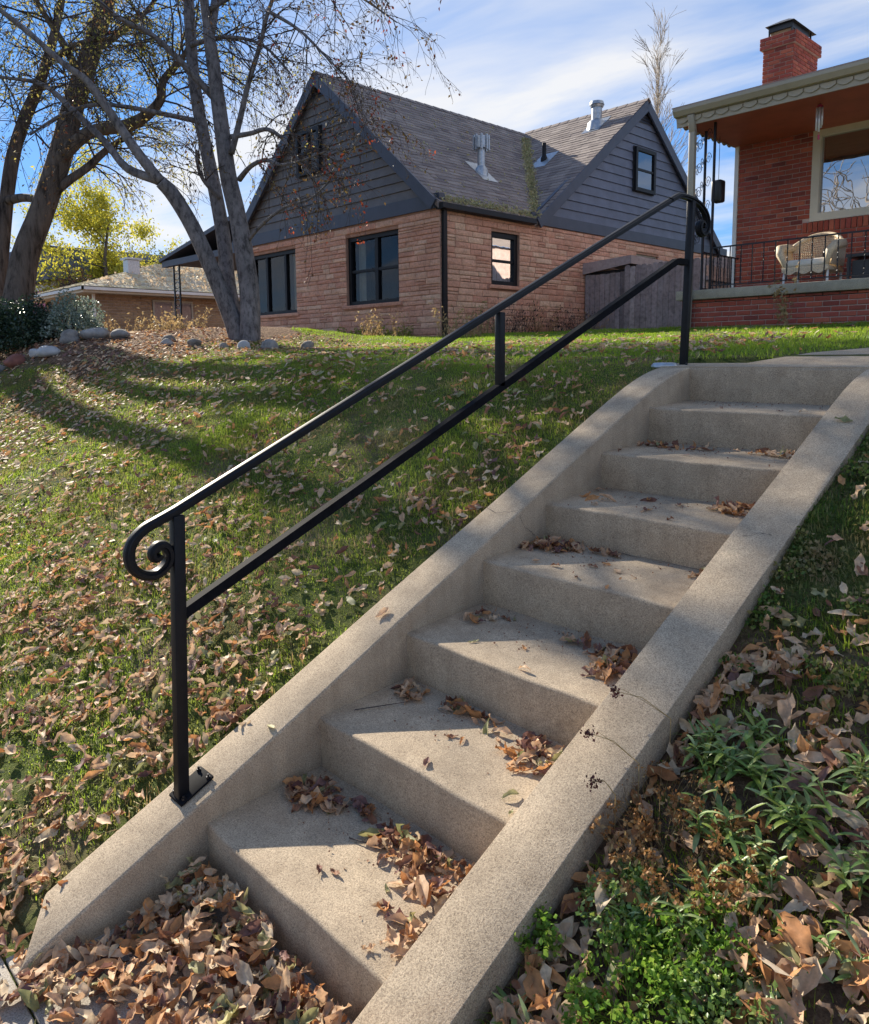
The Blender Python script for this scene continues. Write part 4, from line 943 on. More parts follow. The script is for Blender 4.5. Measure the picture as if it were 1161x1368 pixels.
# small dark side table at the right
sdt = empty('side_table', (-1.30, 7.1, .90), 'small black table beside the wicker loveseat at the picture edge', 'table')
b = MB(); b.box((-1.56, 6.9, 1.32), (-.95, 7.35, 1.36)); b.build('tabletop', MT['plastic'], sdt)
for x_, y_ in ((-1.53, 6.93), (-.98, 6.93), (-1.53, 7.32), (-.98, 7.32)):
    b = MB(); b.box((x_-.015, y_-.015, .90), (x_+.015, y_+.015, 1.32)); b.build('leg', MT['plastic'], sdt)
b = MB(); b.box((-1.50, 6.97, .95), (-1.0, 7.30, 1.28)); b.build('cabinet', MT['plastic'], sdt)
# wind chime
wc = empty('wind_chime', (-1.86, 6.6, 3.24), 'white tube wind chime hanging from the red porch ceiling', 'wind chime')
b = MB(); b.tube([(-1.86, 6.6, 3.245), (-1.86, 6.6, 2.82)], .003, 4); b.build('cord', MT['redband'], wc)
b = MB(); b.tube([(-1.86, 6.6, 3.20), (-1.86, 6.6, 3.23)], [.045, .02], 10); b.build('top_disc', MT['redband'], wc)
for k in range(5):
    t = k*2*math.pi/5; b = MB(); L_ = .22+.02*k
    b.tube([(-1.86+.032*math.cos(t), 6.6+.032*math.sin(t), 3.19), (-1.86+.032*math.cos(t), 6.6+.032*math.sin(t), 3.19-L_)], .014, 8); b.build('tube', MT['chime'], wc, smooth=True)
b = MB(); b.box((-1.872, 6.596, 2.80), (-1.848, 6.604, 2.86)); b.build('sail', MT['redband'], wc)

# ------------------------------------------------------------------ shed and fence between the houses
shd = empty('lean_to_shed', (-8.0, 11.6, .45), 'weathered lean-to shed with pale roof boards against the stone house', 'shed')
b = MB(); b.box((-8.64, 11.16, .3), (-7.52, 12.6, 2.0)); b.build('shed_box', MT['dark'], shd)
x = -8.63
while x < -7.56:
    b = MB(); b.box((x, 11.10, .40), (x+.125, 11.155, 1.93+random.uniform(-.01, .01))); b.build('board', MT['wood'], shd); x += .135
y = 11.17
while y < 12.5:
    b = MB(); b.box((-7.515, y, .40), (-7.47, y+.125, 1.93)); b.build('board', MT['wood'], shd); y += .135
b = MB(); b.prism([(-8.66, 11.03, 1.95), (-7.42, 11.03, 2.09), (-7.42, 11.03, 2.27), (-8.66, 11.03, 2.20)], (0, .05, 0)); b.build('roof_board', MT['palewood'], shd)
b = MB(); b.prism([(-7.418, 11.03, 2.09), (-7.418, 12.7, 2.09), (-7.418, 12.7, 2.25), (-7.418, 11.03, 2.27)], (.04, 0, 0)); b.build('roof_board', MT['palewood'], shd)
b = MB(); b.add([(-8.66, 11.04, 2.19), (-7.40, 11.04, 2.26), (-7.40, 12.7, 2.24), (-8.66, 12.7, 2.17)], [(0,1,2,3)]); b.build('shed_roof', MT['palewood'], shd)
fn = empty('board_fence', (-6.0, 11.0, .45), 'grey weathered board fence between the stone house and the brick house', 'fence')
x = -7.50; i = 0
while x < -4.1:
    b = MB(); zt = 2.04+random.uniform(-.025, .02); wd = .128
    b.add([(x, 10.98, .43), (x+wd, 10.98, .43), (x+wd, 10.98, zt-.03), (x+wd-.03, 10.98, zt), (x+.03, 10.98, zt), (x, 10.98, zt-.03)]+[(x, 11.0, .43), (x+wd, 11.0, .43), (x+wd, 11.0, zt-.03), (x+wd-.03, 11.0, zt), (x+.03, 11.0, zt), (x, 11.0, zt-.03)],
        [(0,1,2,3,4,5),(11,10,9,8,7,6)]+[(q, (q+1)%6, 6+(q+1)%6, 6+q) for q in range(6)]); b.build('board', MT['wood'], fn); x += .136; i += 1
for z_ in (.8, 1.7):
    b = MB(); b.box((-7.5, 11.002, z_), (-4.0, 11.05, z_+.09)); b.build('fence_rail', MT['wood'], fn)
# privacy hedge/fence glimpsed behind the porch rail
fn2 = empty('side_fence', (-4.4, 9.5, .45), 'dark picket fence seen behind the porch side railing', 'fence')
y = 9.6
while y < 14:
    b = MB(); b.box((-4.9, y, .43), (-4.88, y+.10, 1.72)); b.build('picket', MT['wood'], fn2); y += .14
for z_ in (.8, 1.45):
    b = MB(); b.box((-4.879, 9.6, z_), (-4.83, 14, z_+.08)); b.build('fence_rail', MT['wood'], fn2)

# ------------------------------------------------------------------ far houses
h3 = empty('tan_bungalow', (-29, 12, .4), 'low tan brick bungalow with pale leaf strewn hip roof in the distance', 'house')
b = MB(); b.box((-31.6, 6.5, .2), (-26.4, 22, 2.5)); w3 = b.build('wall', MT['bmortar'], h3)
bm_tan = block_meshes(MT['tanbrick'], 3, .1)
W3 = [(8.6, 10.2, 1.35, 2.3)]
lay('brick', w3, courses(-31.6, -26.38, .4, 2.48, .1, .1001, .30, .30, .014, [], lambda u, z: (u, 6.5, z), stagger=True), bm_tan, MT['tanbrick'], 0, .02, 'y')
lay('brick', w3, courses(6.5, 20, .4, 2.48, .1, .1001, .30, .30, .014, W3, lambda u, z: (-26.4, u, z), stagger=True), bm_tan, MT['tanbrick'], 0, .02, 'x')
window(h3, *W3[0], lambda u, z, d=0: (-26.34-d, u, z), 1, MT['beige'], bars_v=((9.4, .06),), fw=.06, depth=.04, inset=0)
b = MB(); b.box((-32.3, 5.9, 2.42), (-25.8, 22.6, 2.62)); b.build('fascia', MT['cream'], h3)
b = MB(); b.box((-25.79, 5.8, 2.50), (-25.65, 22.6, 2.60)); b.box((-32.3, 5.78, 2.50), (-25.65, 5.88, 2.60)); b.build('gutter', MT['white'], h3)
b = MB(); b.box((-26.38, 6.40, .4), (-26.28, 6.48, 2.42)); b.build('downspout', MT['white'], h3)
b = MB(); A3 = (-29.0, 10.0, 3.95); B3 = (-29.0, 18.5, 3.95); c0 = [(-32.3, 5.8, 2.63), (-25.7, 5.8, 2.63), (-25.7, 22.6, 2.63), (-32.3, 22.6, 2.63)]
b.add(c0+[A3, B3], [(0,1,4),(1,2,5,4),(2,3,5),(3,0,4,5),(0,3,2,1)]); r3 = b.build('roof', MT['tanroof'], h3)
sl3 = (3.95-2.63)/3.3; k3 = 1/math.hypot(1, sl3); f3 = (3.95-2.63)/4.2; k4 = 1/math.hypot(1, f3)
slope_tiles('shingles', r3, lambda v: [(10-4.2*(v*k3/3.3), 18.5+4.1*(v*k3/3.3))], 3.3/k3, lambda u, v: (-29+v*k3, u, 3.95-sl3*v*k3), (sl3*k3, 0, k3), MT['tanroof'], .2, .3, .6)
slope_tiles('shingles', r3, lambda v: [(-29-3.3*(v*k4/4.2), -29+3.3*(v*k4/4.2))], 4.2/k4, lambda u, v: (u, 10-v*k4, 3.95-f3*v*k4), (0, -f3*k4, k4), MT['tanroof'], .2, .3, .6)
b = MB(); b.box((-27.9, 8.2, 3.2), (-27.45, 8.65, 3.85)); b.box((-27.98, 8.12, 3.86), (-27.37, 8.73, 3.93)); b.build('roof_vent', MT['zinc'], h3)
h4 = empty('white_house', (-47, 12.5, .4), 'distant white house with blue grey roof and red band behind the trunk', 'house')
b = MB(); b.box((-50, 11, .2), (-44.2, 20, 4.55)); b.build('wall', MT['white'], h4)
b = MB(); b.prism([(-51, 10.4, 4.5), (-43.4, 10.4, 4.5), (-43.4, 10.4, 4.65), (-45.6, 10.4, 6.6), (-51, 10.4, 6.6)], (0, 9, 0)); b.build('roof', MT['blueroof'], h4)
b = MB(); b.box((-49.6, 10.93, 2.9), (-44.6, 10.99, 4.1)); b.build('awning_band', MT['redband'], h4)
h5 = empty('far_house', (-44, 26, .4), 'pale far house end visible beyond the tan bungalow', 'house')
b = MB(); b.box((-46, 22, .2), (-34, 30, 2.7)); b.build('wall', MT['cream'], h5)
b = MB(); b.prism([(-46.5, 21.5, 2.7), (-33.5, 21.5, 2.7), (-40, 21.5, 4.2)], (0, 9, 0)); b.build('roof', MT['tanroof'], h5)

exec_marker3 = 0
# ------------------------------------------------------------------ trees
TREEA = dict(
a1=[(-8.46, 2.0, 0.17, 0.17), (-8.48, 1.89, 0.63, 0.153), (-8.65, 1.69, 1.35, 0.135), (-8.82, 1.48, 2.01, 0.128), (-8.96, 1.27, 2.46, 0.121), (-9.01, 1.1, 2.65, 0.104)],
a2=[(-9.01, 1.1, 2.65, 0.093), (-9.15, 0.85, 3.03, 0.081), (-9.34, 0.58, 3.54, 0.07), (-9.49, 0.32, 3.98, 0.058), (-9.63, 0.05, 4.2, 0.047), (-9.86, -0.29, 4.57, 0.042), (-10.12, -0.67, 4.94, 0.036), (-10.37, -1.03, 5.34, 0.025)],
a2b=[(-9.05, 1.07, 2.68, 0.082), (-9.48, 0.81, 2.88, 0.066), (-9.86, 0.66, 3.3, 0.056), (-10.33, 0.42, 3.78, 0.051), (-10.8, 0.17, 4.22, 0.04), (-11.26, -0.11, 4.37, 0.029), (-11.79, -0.49, 4.48, 0.017)],
a3=[(-8.52, 2.08, 0.17, 0.18), (-8.7, 2.02, 0.75, 0.162), (-8.82, 2.01, 1.22, 0.145), (-8.93, 2.05, 1.8, 0.128), (-9.09, 2.04, 2.49, 0.122), (-9.25, 2.02, 3.08, 0.117), (-9.43, 1.99, 3.78, 0.111), (-9.59, 1.99, 4.49, 0.105), (-9.71, 2.03, 5.2, 0.1), (-9.84, 2.08, 6.03, 0.088), (-9.98, 2.13, 6.99, 0.06)],
a4=[(-8.28, 2.04, 0.17, 0.19), (-8.31, 2.09, 0.96, 0.169), (-8.38, 2.08, 1.52, 0.163), (-8.49, 2.04, 2.19, 0.146), (-8.6, 1.98, 2.74, 0.14), (-8.66, 1.96, 3.18, 0.134), (-8.75, 1.94, 3.84, 0.123), (-8.84, 1.92, 4.5, 0.111), (-8.9, 1.9, 4.93, 0.095)],
a5=[(-8.89, 1.9, 4.87, 0.078), (-8.88, 1.84, 5.33, 0.072), (-8.87, 1.81, 5.93, 0.06), (-8.89, 1.76, 6.63, 0.043)],
a6=[(-8.87, 1.92, 4.87, 0.078), (-8.95, 2.07, 5.42, 0.073), (-9.06, 2.23, 6.14, 0.062), (-9.13, 2.45, 6.98, 0.046)],
a7=[(-8.52, 1.99, 3.1, 0.056), (-8.36, 2.06, 3.56, 0.05), (-8.21, 2.14, 4.07, 0.044), (-8.03, 2.24, 4.56, 0.038), (-7.88, 2.3, 4.99, 0.032), (-7.66, 2.45, 5.51, 0.026), (-7.38, 2.65, 5.97, 0.016)],
a8=[(-8.54, 2.01, 3.35, 0.044), (-8.16, 2.11, 3.34, 0.038), (-7.82, 2.18, 3.34, 0.034), (-7.48, 2.21, 3.15, 0.028), (-7.18, 2.19, 2.89, 0.022), (-6.78, 2.24, 2.48, 0.012)],
a9=[(-8.4, 2.04, 2.72, 0.05), (-8.06, 2.04, 2.85, 0.038), (-7.69, 2.06, 2.87, 0.032), (-7.31, 2.06, 2.74, 0.024), (-6.9, 2.1, 2.72, 0.018), (-6.42, 2.24, 2.8, 0.012)],
a10=[(-8.32, 2.12, 1.85, 0.034), (-8.01, 2.16, 2.03, 0.028), (-7.61, 2.29, 2.23, 0.020), (-7.14, 2.49, 2.35, 0.016), (-6.7, 2.7, 2.78, 0.012), (-6.35, 2.83, 3.28, 0.008)],
a11=[(-8.94, 2.02, 2.53, 0.046), (-8.96, 1.79, 2.72, 0.034), (-8.9, 1.65, 2.9, 0.028), (-8.79, 1.57, 3.14, 0.022)],
a12=[(-8.86, 1.92, 3.97, 0.062), (-9.06, 1.5, 4.45, 0.05), (-9.19, 1.13, 4.76, 0.043), (-9.3, 0.74, 4.89, 0.032), (-9.41, 0.39, 5.17, 0.026)],
a13=[(-7.88, 2.3, 4.99, 0.031), (-7.11, 2.29, 4.51, 0.022), (-6.57, 2.38, 4.0, 0.016), (-6.12, 2.4, 3.61, 0.010)],
a14=[(-8.88, 1.9, 5.2, 0.044), (-8.24, 2.31, 5.47, 0.038), (-7.58, 2.64, 5.45, 0.030), (-6.84, 3.0, 5.11, 0.018), (-6.18, 3.24, 4.59, 0.010)],
a15=[(-9.55, 1.95, 4.91, 0.046), (-8.88, 2.15, 4.89, 0.034), (-8.18, 2.36, 4.64, 0.024), (-7.54, 2.44, 4.07, 0.012)],
a16=[(-9.42, 1.99, 3.75, 0.046), (-9.97, 0.84, 3.89, 0.034), (-10.07, 0.22, 3.68, 0.027), (-10.05, -0.32, 3.26, 0.016)])
TREEB = dict(
b1=[(-12.68, -0.12, 0.10, 0.46), (-12.81, 0.15, 1.14, 0.302), (-12.85, 0.34, 1.93, 0.277), (-12.78, 0.64, 2.71, 0.251), (-12.71, 0.97, 3.66, 0.25), (-12.68, 1.25, 4.6, 0.227), (-12.61, 1.58, 5.55, 0.21), (-12.55, 1.9, 6.51, 0.165), (-12.52, 2.16, 7.34, 0.12)],
b2=[(-12.72, 0.86, 3.5, 0.165), (-12.17, 1.26, 4.0, 0.131), (-11.64, 1.73, 4.11, 0.13), (-11.32, 1.98, 4.27, 0.116), (-11.11, 2.14, 4.51, 0.096), (-11.02, 2.16, 4.79, 0.083), (-10.82, 2.31, 5.03, 0.07), (-10.65, 2.41, 5.22, 0.051), (-10.48, 2.53, 5.57, 0.031)],
b3=[(-12.75, 0.62, 2.80, 0.10), (-12.56, 1.03, 3.23, 0.093), (-12.5, 1.35, 3.5, 0.087), (-12.45, 1.66, 3.82, 0.075), (-12.44, 1.92, 4.04, 0.062), (-12.4, 2.19, 4.23, 0.048)],
b4=[(-13.70, -0.05, 0.15, 0.21), (-13.78, 0.07, 1.19, 0.179), (-13.84, 0.23, 2.15, 0.165), (-13.88, 0.38, 3.03, 0.152), (-13.91, 0.52, 3.71, 0.152), (-13.9, 0.65, 4.16, 0.139), (-13.86, 0.83, 4.65, 0.139), (-13.8, 1.01, 5.08, 0.125), (-13.74, 1.25, 5.78, 0.105), (-13.71, 1.48, 6.62, 0.084), (-13.72, 1.67, 7.61, 0.056)],
b5=[(-13.85, 0.36, 2.99, 0.11), (-13.33, 0.49, 2.99, 0.094), (-12.82, 0.6, 2.9, 0.079)],
b7=[(-12.65, 1.40, 5.06, 0.10), (-12.64, 1.15, 5.55, 0.08), (-12.55, 0.82, 5.95, 0.06), (-12.57, 0.5, 6.46, 0.04)],
b8=[(-12.62, 1.60, 5.56, 0.09), (-12.47, 2.14, 6.04, 0.07), (-12.38, 2.61, 6.53, 0.05), (-12.35, 3.07, 7.32, 0.03)],
b9=[(-13.82, 0.9, 4.81, 0.09), (-13.02, 0.9, 5.21, 0.069), (-12.23, 1.17, 5.47, 0.05), (-11.45, 1.5, 5.45, 0.03)])
TREEC = dict(b6=[(-13.9, -0.65, 0.17, 0.34), (-13.85, -0.30, 1.99, 0.25), (-13.82, -.1, 3.33, 0.21), (-13.85, 0.1, 4.4, 0.18), (-13.9, 0.25, 5.35, 0.16), (-13.95, 0.35, 6.29, 0.13), (-14.1, 0.4, 7.36, 0.09)])

def limb_mesh(b, pts, sides, wob, k=1.0):
    pts = [(*p[:3], p[3]*k) for p in pts]
    P_ = catmull([Vector(p[:3]) for p in pts], 4); rr = []
    for i in range(len(pts)-1):
        for k in range(4): rr.append(pts[i][3]+(pts[i+1][3]-pts[i][3])*k/4)
    rr.append(pts[-1][3])
    b.tube(P_, rr, sides); 
    return P_, rr
class Twigs:
    """fast 3-sided tapered twigs"""
    def __init__(s): s.segs = []
    def line(s, pts, r0, r1): s.segs.append((pts, r0, r1))
    def arrays(s):
        V = []; Fq = []; base = 0
        tri = np.array([[1, 0], [-.5, .866], [-.5, -.866]])
        for pts, r0, r1 in s.segs:
            P_ = np.array(pts); n = len(P_); d = np.gradient(P_, axis=0); d /= np.linalg.norm(d, axis=1)[:, None]+1e-9
            ref = np.array([.3, .2, .9]) if abs(d[0, 2]) < .9 else np.array([1, 0, 0.])
            a = np.cross(d, ref); a /= np.linalg.norm(a, axis=1)[:, None]+1e-9; c = np.cross(d, a)
            r = np.linspace(r0, r1, n)[:, None]
            for k in range(3): pass
            ring = P_[:, None, :]+(a[:, None, :]*tri[None, :, 0:1]+c[:, None, :]*tri[None, :, 1:2])*r[:, None, :]
            V.append(ring.reshape(-1, 3))
            i = np.arange(n-1)[:, None]*3
            for k in range(3): Fq.append(base+np.concatenate([i+k, i+(k+1)%3, i+3+(k+1)%3, i+3+k], 1))
            base += 3*n
        return np.concatenate(V), np.concatenate(Fq)
def grow(T, start, d, L_, r, depth, droop, tips, spread=.7, nseg=5, kids=4, curl=.28, minr=.0022):
    q_ = start-np.array(CP); zc_ = q_@np.array(F)
    if zc_ > 1 and start[0] > -17 and start[1] < 6 and start[2] > 1:
        if 580.5+1034.08*(q_@np.array(RT))/zc_ < -25 or 600.1-1034.08*(q_@np.array(UP))/zc_ < -25: return
    d = d/np.linalg.norm(d); pts = [start]; p = start.copy()
    for i in range(nseg):
        d = d+rng.normal(0, curl, 3)*.45+np.array([0, 0, -droop*(i/nseg)]); d /= np.linalg.norm(d)
        p = p+d*L_/nseg; pts.append(p.copy())
    T.line(pts, r, max(r*.4, minr))
    tips.append((pts, d))
    if depth > 0:
        for k in range(kids):
            i = rng.integers(1, nseg+1); v = rng.normal(0, 1, 3); dd = (pts[i]-pts[i-1]); dd = dd/np.linalg.norm(dd)+v*spread*.6
            grow(T, pts[i].copy(), dd, L_*rng.uniform(.45, .8), max(r*.5, minr), depth-1, droop, tips, spread, nseg, kids, curl, minr)
def leaf_cards(centers, size, rngl, name, mat, parent, droop=True, aspect=.5, kind='stuff', folded=True):
    n = len(centers); C = np.array(centers); s_ = size*rngl.uniform(.6, 1.3, n)[:, None]
    d = rngl.normal(0, 1, (n, 3)); 
    if droop: d[:, 2] -= 1.0
    d /= np.linalg.norm(d, axis=1)[:, None]; e = np.cross(d, rngl.normal(0, 1, (n, 3))); e /= np.linalg.norm(e, axis=1)[:, None]; f = np.cross(d, e)
    tip = C+d*s_; mid = C+d*s_*.5; base_ = C
    l_ = mid+e*s_*aspect*.5+f*s_*.10; r_ = mid-e*s_*aspect*.5+f*s_*.10; mm = mid-f*s_*.05
    V = np.stack([base_, l_, tip, r_, mm], 1).reshape(-1, 3); i = np.arange(n)[:, None]*5
    F_ = np.concatenate([np.concatenate([i, i+4, i+1], 1), np.concatenate([i+1, i+4, i+2], 1), np.concatenate([i+4, i, i+3], 1), np.concatenate([i+4, i+3, i+2], 1)], 1).reshape(-1, 3)
    return tag(npmesh(name, V, F_, mat, np.repeat(rngl.random(n), 4), parent), kind=kind)
def along(pts, rad_pts, n, lo=.15):
    out = []
    for _ in range(n):
        t = rng.uniform(lo, 1)*(len(pts)-1); i = min(int(t), len(pts)-2); a = np.array(pts[i][:3]); b_ = np.array(pts[i+1][:3]); p = a+(b_-a)*(t-i)
        out.append((p, (b_-a)/np.linalg.norm(b_-a), pts[i][3]))
    return out
ta = empty('crabapple_tree', (-8.4, 2.0, .2), 'grey multi stemmed bare tree with thin red leaves in front of the stone house', 'tree')
b = MB()
for k, pts in TREEA.items(): limb_mesh(b, pts, 10, 0, .9)
b.build('trunk', MT['barkA'], ta, smooth=True)
T = Twigs(); tips = []
cfg = dict(a2=(13, .7, .15), a2b=(13, .7, .25), a3=(12, .7, .3), a5=(7, .7, .25), a6=(7, .7, .3), a7=(28, .8, .35), a8=(16, .6, .5), a9=(16, .6, .45), a10=(16, .5, .35), a11=(10, .5, .3), a12=(22, .7, .3), a13=(20, .7, .5), a14=(32, .8, .5), a15=(18, .8, .5), a16=(13, .7, .5))
for k, (n_, L_, dr) in cfg.items():
    for p, dd, r_ in along(TREEA[k], None, n_, .25 if k != 'a3' else .5):
        v = rng.normal(0, 1, 3); v -= dd*v.dot(dd)*.6; v[2] += .25
        grow(T, p, dd*.7+v*.6, L_*rng.uniform(.7, 1.4), min(r_*.35, .011), 2, dr, tips, kids=3)
V, F_ = T.arrays(); tag(npmesh('crown', V, F_, MT['twig'], None, ta), kind='stuff')
cs = []
for pts, d in tips:
    for _ in range(1 if rng.random() < .75 else 2): cs.append(pts[rng.integers(1, len(pts))]+rng.normal(0, .02, 3))
cs = np.array(cs); sel = rng.random(len(cs)) < .95
leaf_cards(cs[sel], .055, rng, 'leaves', MT['leafA'], ta)
rc = []
for pts, d in tips:
    p = pts[-1]
    if p[2] < 4.9 and p[0] > -8.0 and rng.random() < .035:
        for _ in range(rng.integers(3, 9)): rc.append(p+rng.normal(0, .05, 3))
if rc: leaf_cards(np.array(rc), .05, rng, 'red_leaves', MT['leafred'], ta, aspect=.6)

tb = empty('elm_tree', (-12.5, .2, .2), 'huge leaning tree with furrowed brown bark at the far left', 'tree')
b = MB()
for k, pts in TREEB.items(): limb_mesh(b, pts, 14, 0, .80)
b.build('trunk', MT['barkB'], tb, smooth=True)
T = Twigs(); tips = []
for k, (n_, L_, dr) in dict(b1=(20, 1.2, .3), b2=(22, 1.2, .4), b3=(13, 1.0, .4), b4=(18, 1.1, .4), b7=(11, 1.0, .4), b8=(12, 1.0, .4), b9=(18, 1.0, .4)).items():
    for p, dd, r_ in along(TREEB[k], None, n_, .45):
        v = rng.normal(0, 1, 3); v -= dd*v.dot(dd)*.6; v[2] += .2
        grow(T, p, dd*.6+v*.7, L_*rng.uniform(.7, 1.5), min(r_*.3, .02), 2, dr, tips, kids=4)
V, F_ = T.arrays(); tag(npmesh('crown', V, F_, MT['twig'], None, tb), kind='stuff')
cs = []
for pts, d in tips:
    for _ in range(rng.integers(3, 7)): cs.append(pts[rng.integers(1, len(pts))]+rng.normal(0, .05, 3))
leaf_cards(np.array(cs), .06, rng, 'leaves', MT['leafB'], tb)
tc_ = empty('dark_tree', (-13.7, -.3, .2), 'dark tree trunk cut by the left picture edge beside the leaning tree', 'tree')
b = MB(); limb_mesh(b, TREEC['b6'], 12, 0, .8); b.build('trunk', MT['barkB'], tc_, smooth=True)
T = Twigs(); tips = []
for p, dd, r_ in along(TREEC['b6'], None, 16, .4):
    v = rng.normal(0, 1, 3); v[2] += .3; grow(T, p, dd*.4+v*.7, rng.uniform(.8, 1.6), .014, 2, .35, tips, kids=3)
V, F_ = T.arrays(); tag(npmesh('crown', V, F_, MT['twig'], None, tc_), kind='stuff')
leaf_cards(np.array([pts[rng.integers(1, 6)]+rng.normal(0, .05, 3) for pts, d in tips for _ in range(2)]), .06, rng, 'leaves', MT['leafB'], tc_)

def back_tree(name, base_, h, label, cat, leafmat=None, nleaf=0, lsize=.1, spread=.45, n0=9, upright=False, r0=.2, twigm='twig', kids=4, depth=2, droop=.05, minr=.008, leafstd=.12):
    t = empty(name, base_, label, cat); B_ = np.array(base_, float); T = Twigs(); tips = []
    b = MB(); tr = [(B_[0], B_[1], B_[2]-.2, r0)]
    for i in range(1, 7):
        f_ = i/6; tr.append((B_[0]+random.uniform(-.05, .05)*h*.4, B_[1]+random.uniform(-.05, .05)*h*.4, B_[2]+h*(.85 if upright else .62)*f_, r0*(1-.75*f_)))
    limb_mesh(b, tr, 8, 0); b.build('trunk', MT['barkB'] if twigm == 'twig' else MT['paletwig'], t, smooth=True)
    for p, dd, r_ in along(tr, None, n0, .3):
        v = rng.normal(0, 1, 3); v[2] = abs(v[2])*.5+.2
        if upright: v = v*.22; v[2] = 1
        f_ = 1-.6*max(0, (p[2]-B_[2])/h)
        grow(T, p, v, h*spread*f_*rng.uniform(.7, 1.2), max(r_*.35, .01), depth, droop, tips, kids=kids, spread=.35 if upright else .8, curl=.15 if upright else .28, minr=minr)
    V, F_ = T.arrays(); tag(npmesh('crown', V, F_, MT[twigm], None, t), kind='stuff')
    if nleaf:
        cs = [pts[rng.integers(1, 6)]+rng.normal(0, leafstd, 3) for pts, d in tips for _ in range(nleaf)]
        leaf_cards(np.array(cs), lsize, rng, 'leaves', leafmat, t)
    return t
back_tree('yellow_tree', (-42.0, 13.2, .4), 12.2, 'yellow leaved autumn tree behind the tan bungalow', 'tree', MT['leafyellow'], 38, .19, .28, 22, leafstd=.25)
back_tree('bare_tree', (-37.6, 12.8, .4), 6.6, 'bare grey brown tree above the bungalow roof', 'tree', None, 0, spread=.30, n0=14, minr=.012)
back_tree('round_bush_tree', (-38.0, 10.0, .4), 5.3, 'low rounded bare reddish tree left of the bungalow ridge', 'tree', MT['leafA'], 3, .14, .26, 14, minr=.012)
back_tree('birch_tree', (-20.2, 33.5, .4), 17.5, 'tall slender bare birch rising behind the blue siding gable', 'tree', None, 0, spread=.16, n0=46, upright=True, r0=.10, twigm='paletwig', kids=4, minr=.009)
back_tree('small_bare_tree', (-19.9, 38.5, .4), 5.9, 'small bare tree low between the two houses', 'tree', MT['leafA'], 1, .12, .28, 14, minr=.012)
back_tree('far_left_tree', (-50, 4, .4), 9, 'yellowing tree far behind the two left trunks', 'tree', MT['leafyellow'], 6, .22, .30, 12)
# bare trees across the street (seen only in the window glass)
for i, (x_, y_, h_) in enumerate(((-10.2, -19, 13), (-13.8, -20, 12))):
    back_tree('street_tree', (x_, y_, -1.6), h_, ('bare street tree opposite the steps, mirrored in the porch window', 'bare street tree farther along the road, mirrored in the porch window')[i], 'tree', None, 0, spread=.40, n0=26, r0=.25, twigm='paletwig', kids=3, minr=.022)

# ------------------------------------------------------------------ shrubs, rocks, dry plants
def shrub(name, c_, rx, ry, rz_, n, mat, size, label, seed):
    r2 = np.random.default_rng(seed); t = empty(name, c_, label, 'shrub'); C = np.array(c_)
    d = r2.normal(0, 1, (n, 3)); d /= np.linalg.norm(d, axis=1)[:, None]; d[:, 2] = np.abs(d[:, 2])
    lump = 1+.16*np.sin(d[:, 0]*5+seed)*np.cos(d[:, 1]*4+seed*2)+.12*np.sin(d[:, 2]*7+d[:, 0]*6)
    rad = r2.uniform(.45, 1.0, n)**.5*lump
    P_ = C+d*rad[:, None]*np.array([rx, ry, rz_]); leaf_cards(P_, size, r2, 'foliage', mat, t, droop=False, aspect=.55)
    b = MB()
    for k in range(7):
        a = k*.9; b.tube([C+np.array([0, 0, -.1]), C+np.array([math.cos(a)*rx*.3, math.sin(a)*ry*.3, rz_*.4]), C+np.array([math.cos(a)*rx*.6, math.sin(a)*ry*.6, rz_*.8])], [.02, .015, .006], 5)
    b.build('stem', MT['twig'], t)
gz = lambda x, y: float(G(np.array(x), np.array(y)))
shrub('evergreen_shrub', (-11.9, -.45, gz(-11.9, -.45)), .95, .8, .82, 9000, MT['shrubleaf'], .06, 'dark green clipped shrub below the leaning tree trunk', 3)
shrub('evergreen_shrub', (-11.0, -.25, gz(-11., -.25)), .55, .5, .68, 4500, MT['shrubleaf'], .055, 'smaller dark green shrub between the clipped shrub and the pale one', 6)
shrub('variegated_shrub', (-10.55, .25, gz(-10.55, .25)), .50, .48, .62, 4500, MT['paleleaf'], .05, 'pale white edged shrub right of the dark evergreen', 5)
def rock(x, y, r, mat, label, sq=.65, seed=0, name='boulder'):
    rr = random.Random(seed); bm = bmesh.new(); bmesh.ops.create_icosphere(bm, subdivisions=3, radius=1)
    ph = [rr.uniform(0, 6) for _ in range(6)]
    for v in bm.verts:
        c_ = v.co; k_ = 1+.16*math.sin(c_.x*2.6+ph[0])+.14*math.sin(c_.y*3.1+ph[1])+.12*math.sin(c_.z*3.4+ph[2])+.05*math.sin(c_.x*8+ph[3])*math.sin(c_.y*7+ph[4])
        v.co = Vector((c_.x*k_*r*1.15, c_.y*k_*r, c_.z*k_*r*sq))
    me = bpy.data.meshes.new(name); bm.to_mesh(me); bm.free(); me.materials.append(mat)
    for p in me.polygons: p.use_smooth = True
    o = bpy.data.objects.new(name, me); COL.objects.link(o); o.location = (x, y, gz(x, y)+r*sq*.45); o.rotation_euler = (0, 0, rr.uniform(0, 6)); tag(o, label, 'rock', 'boulders edging the planting bed'); return o
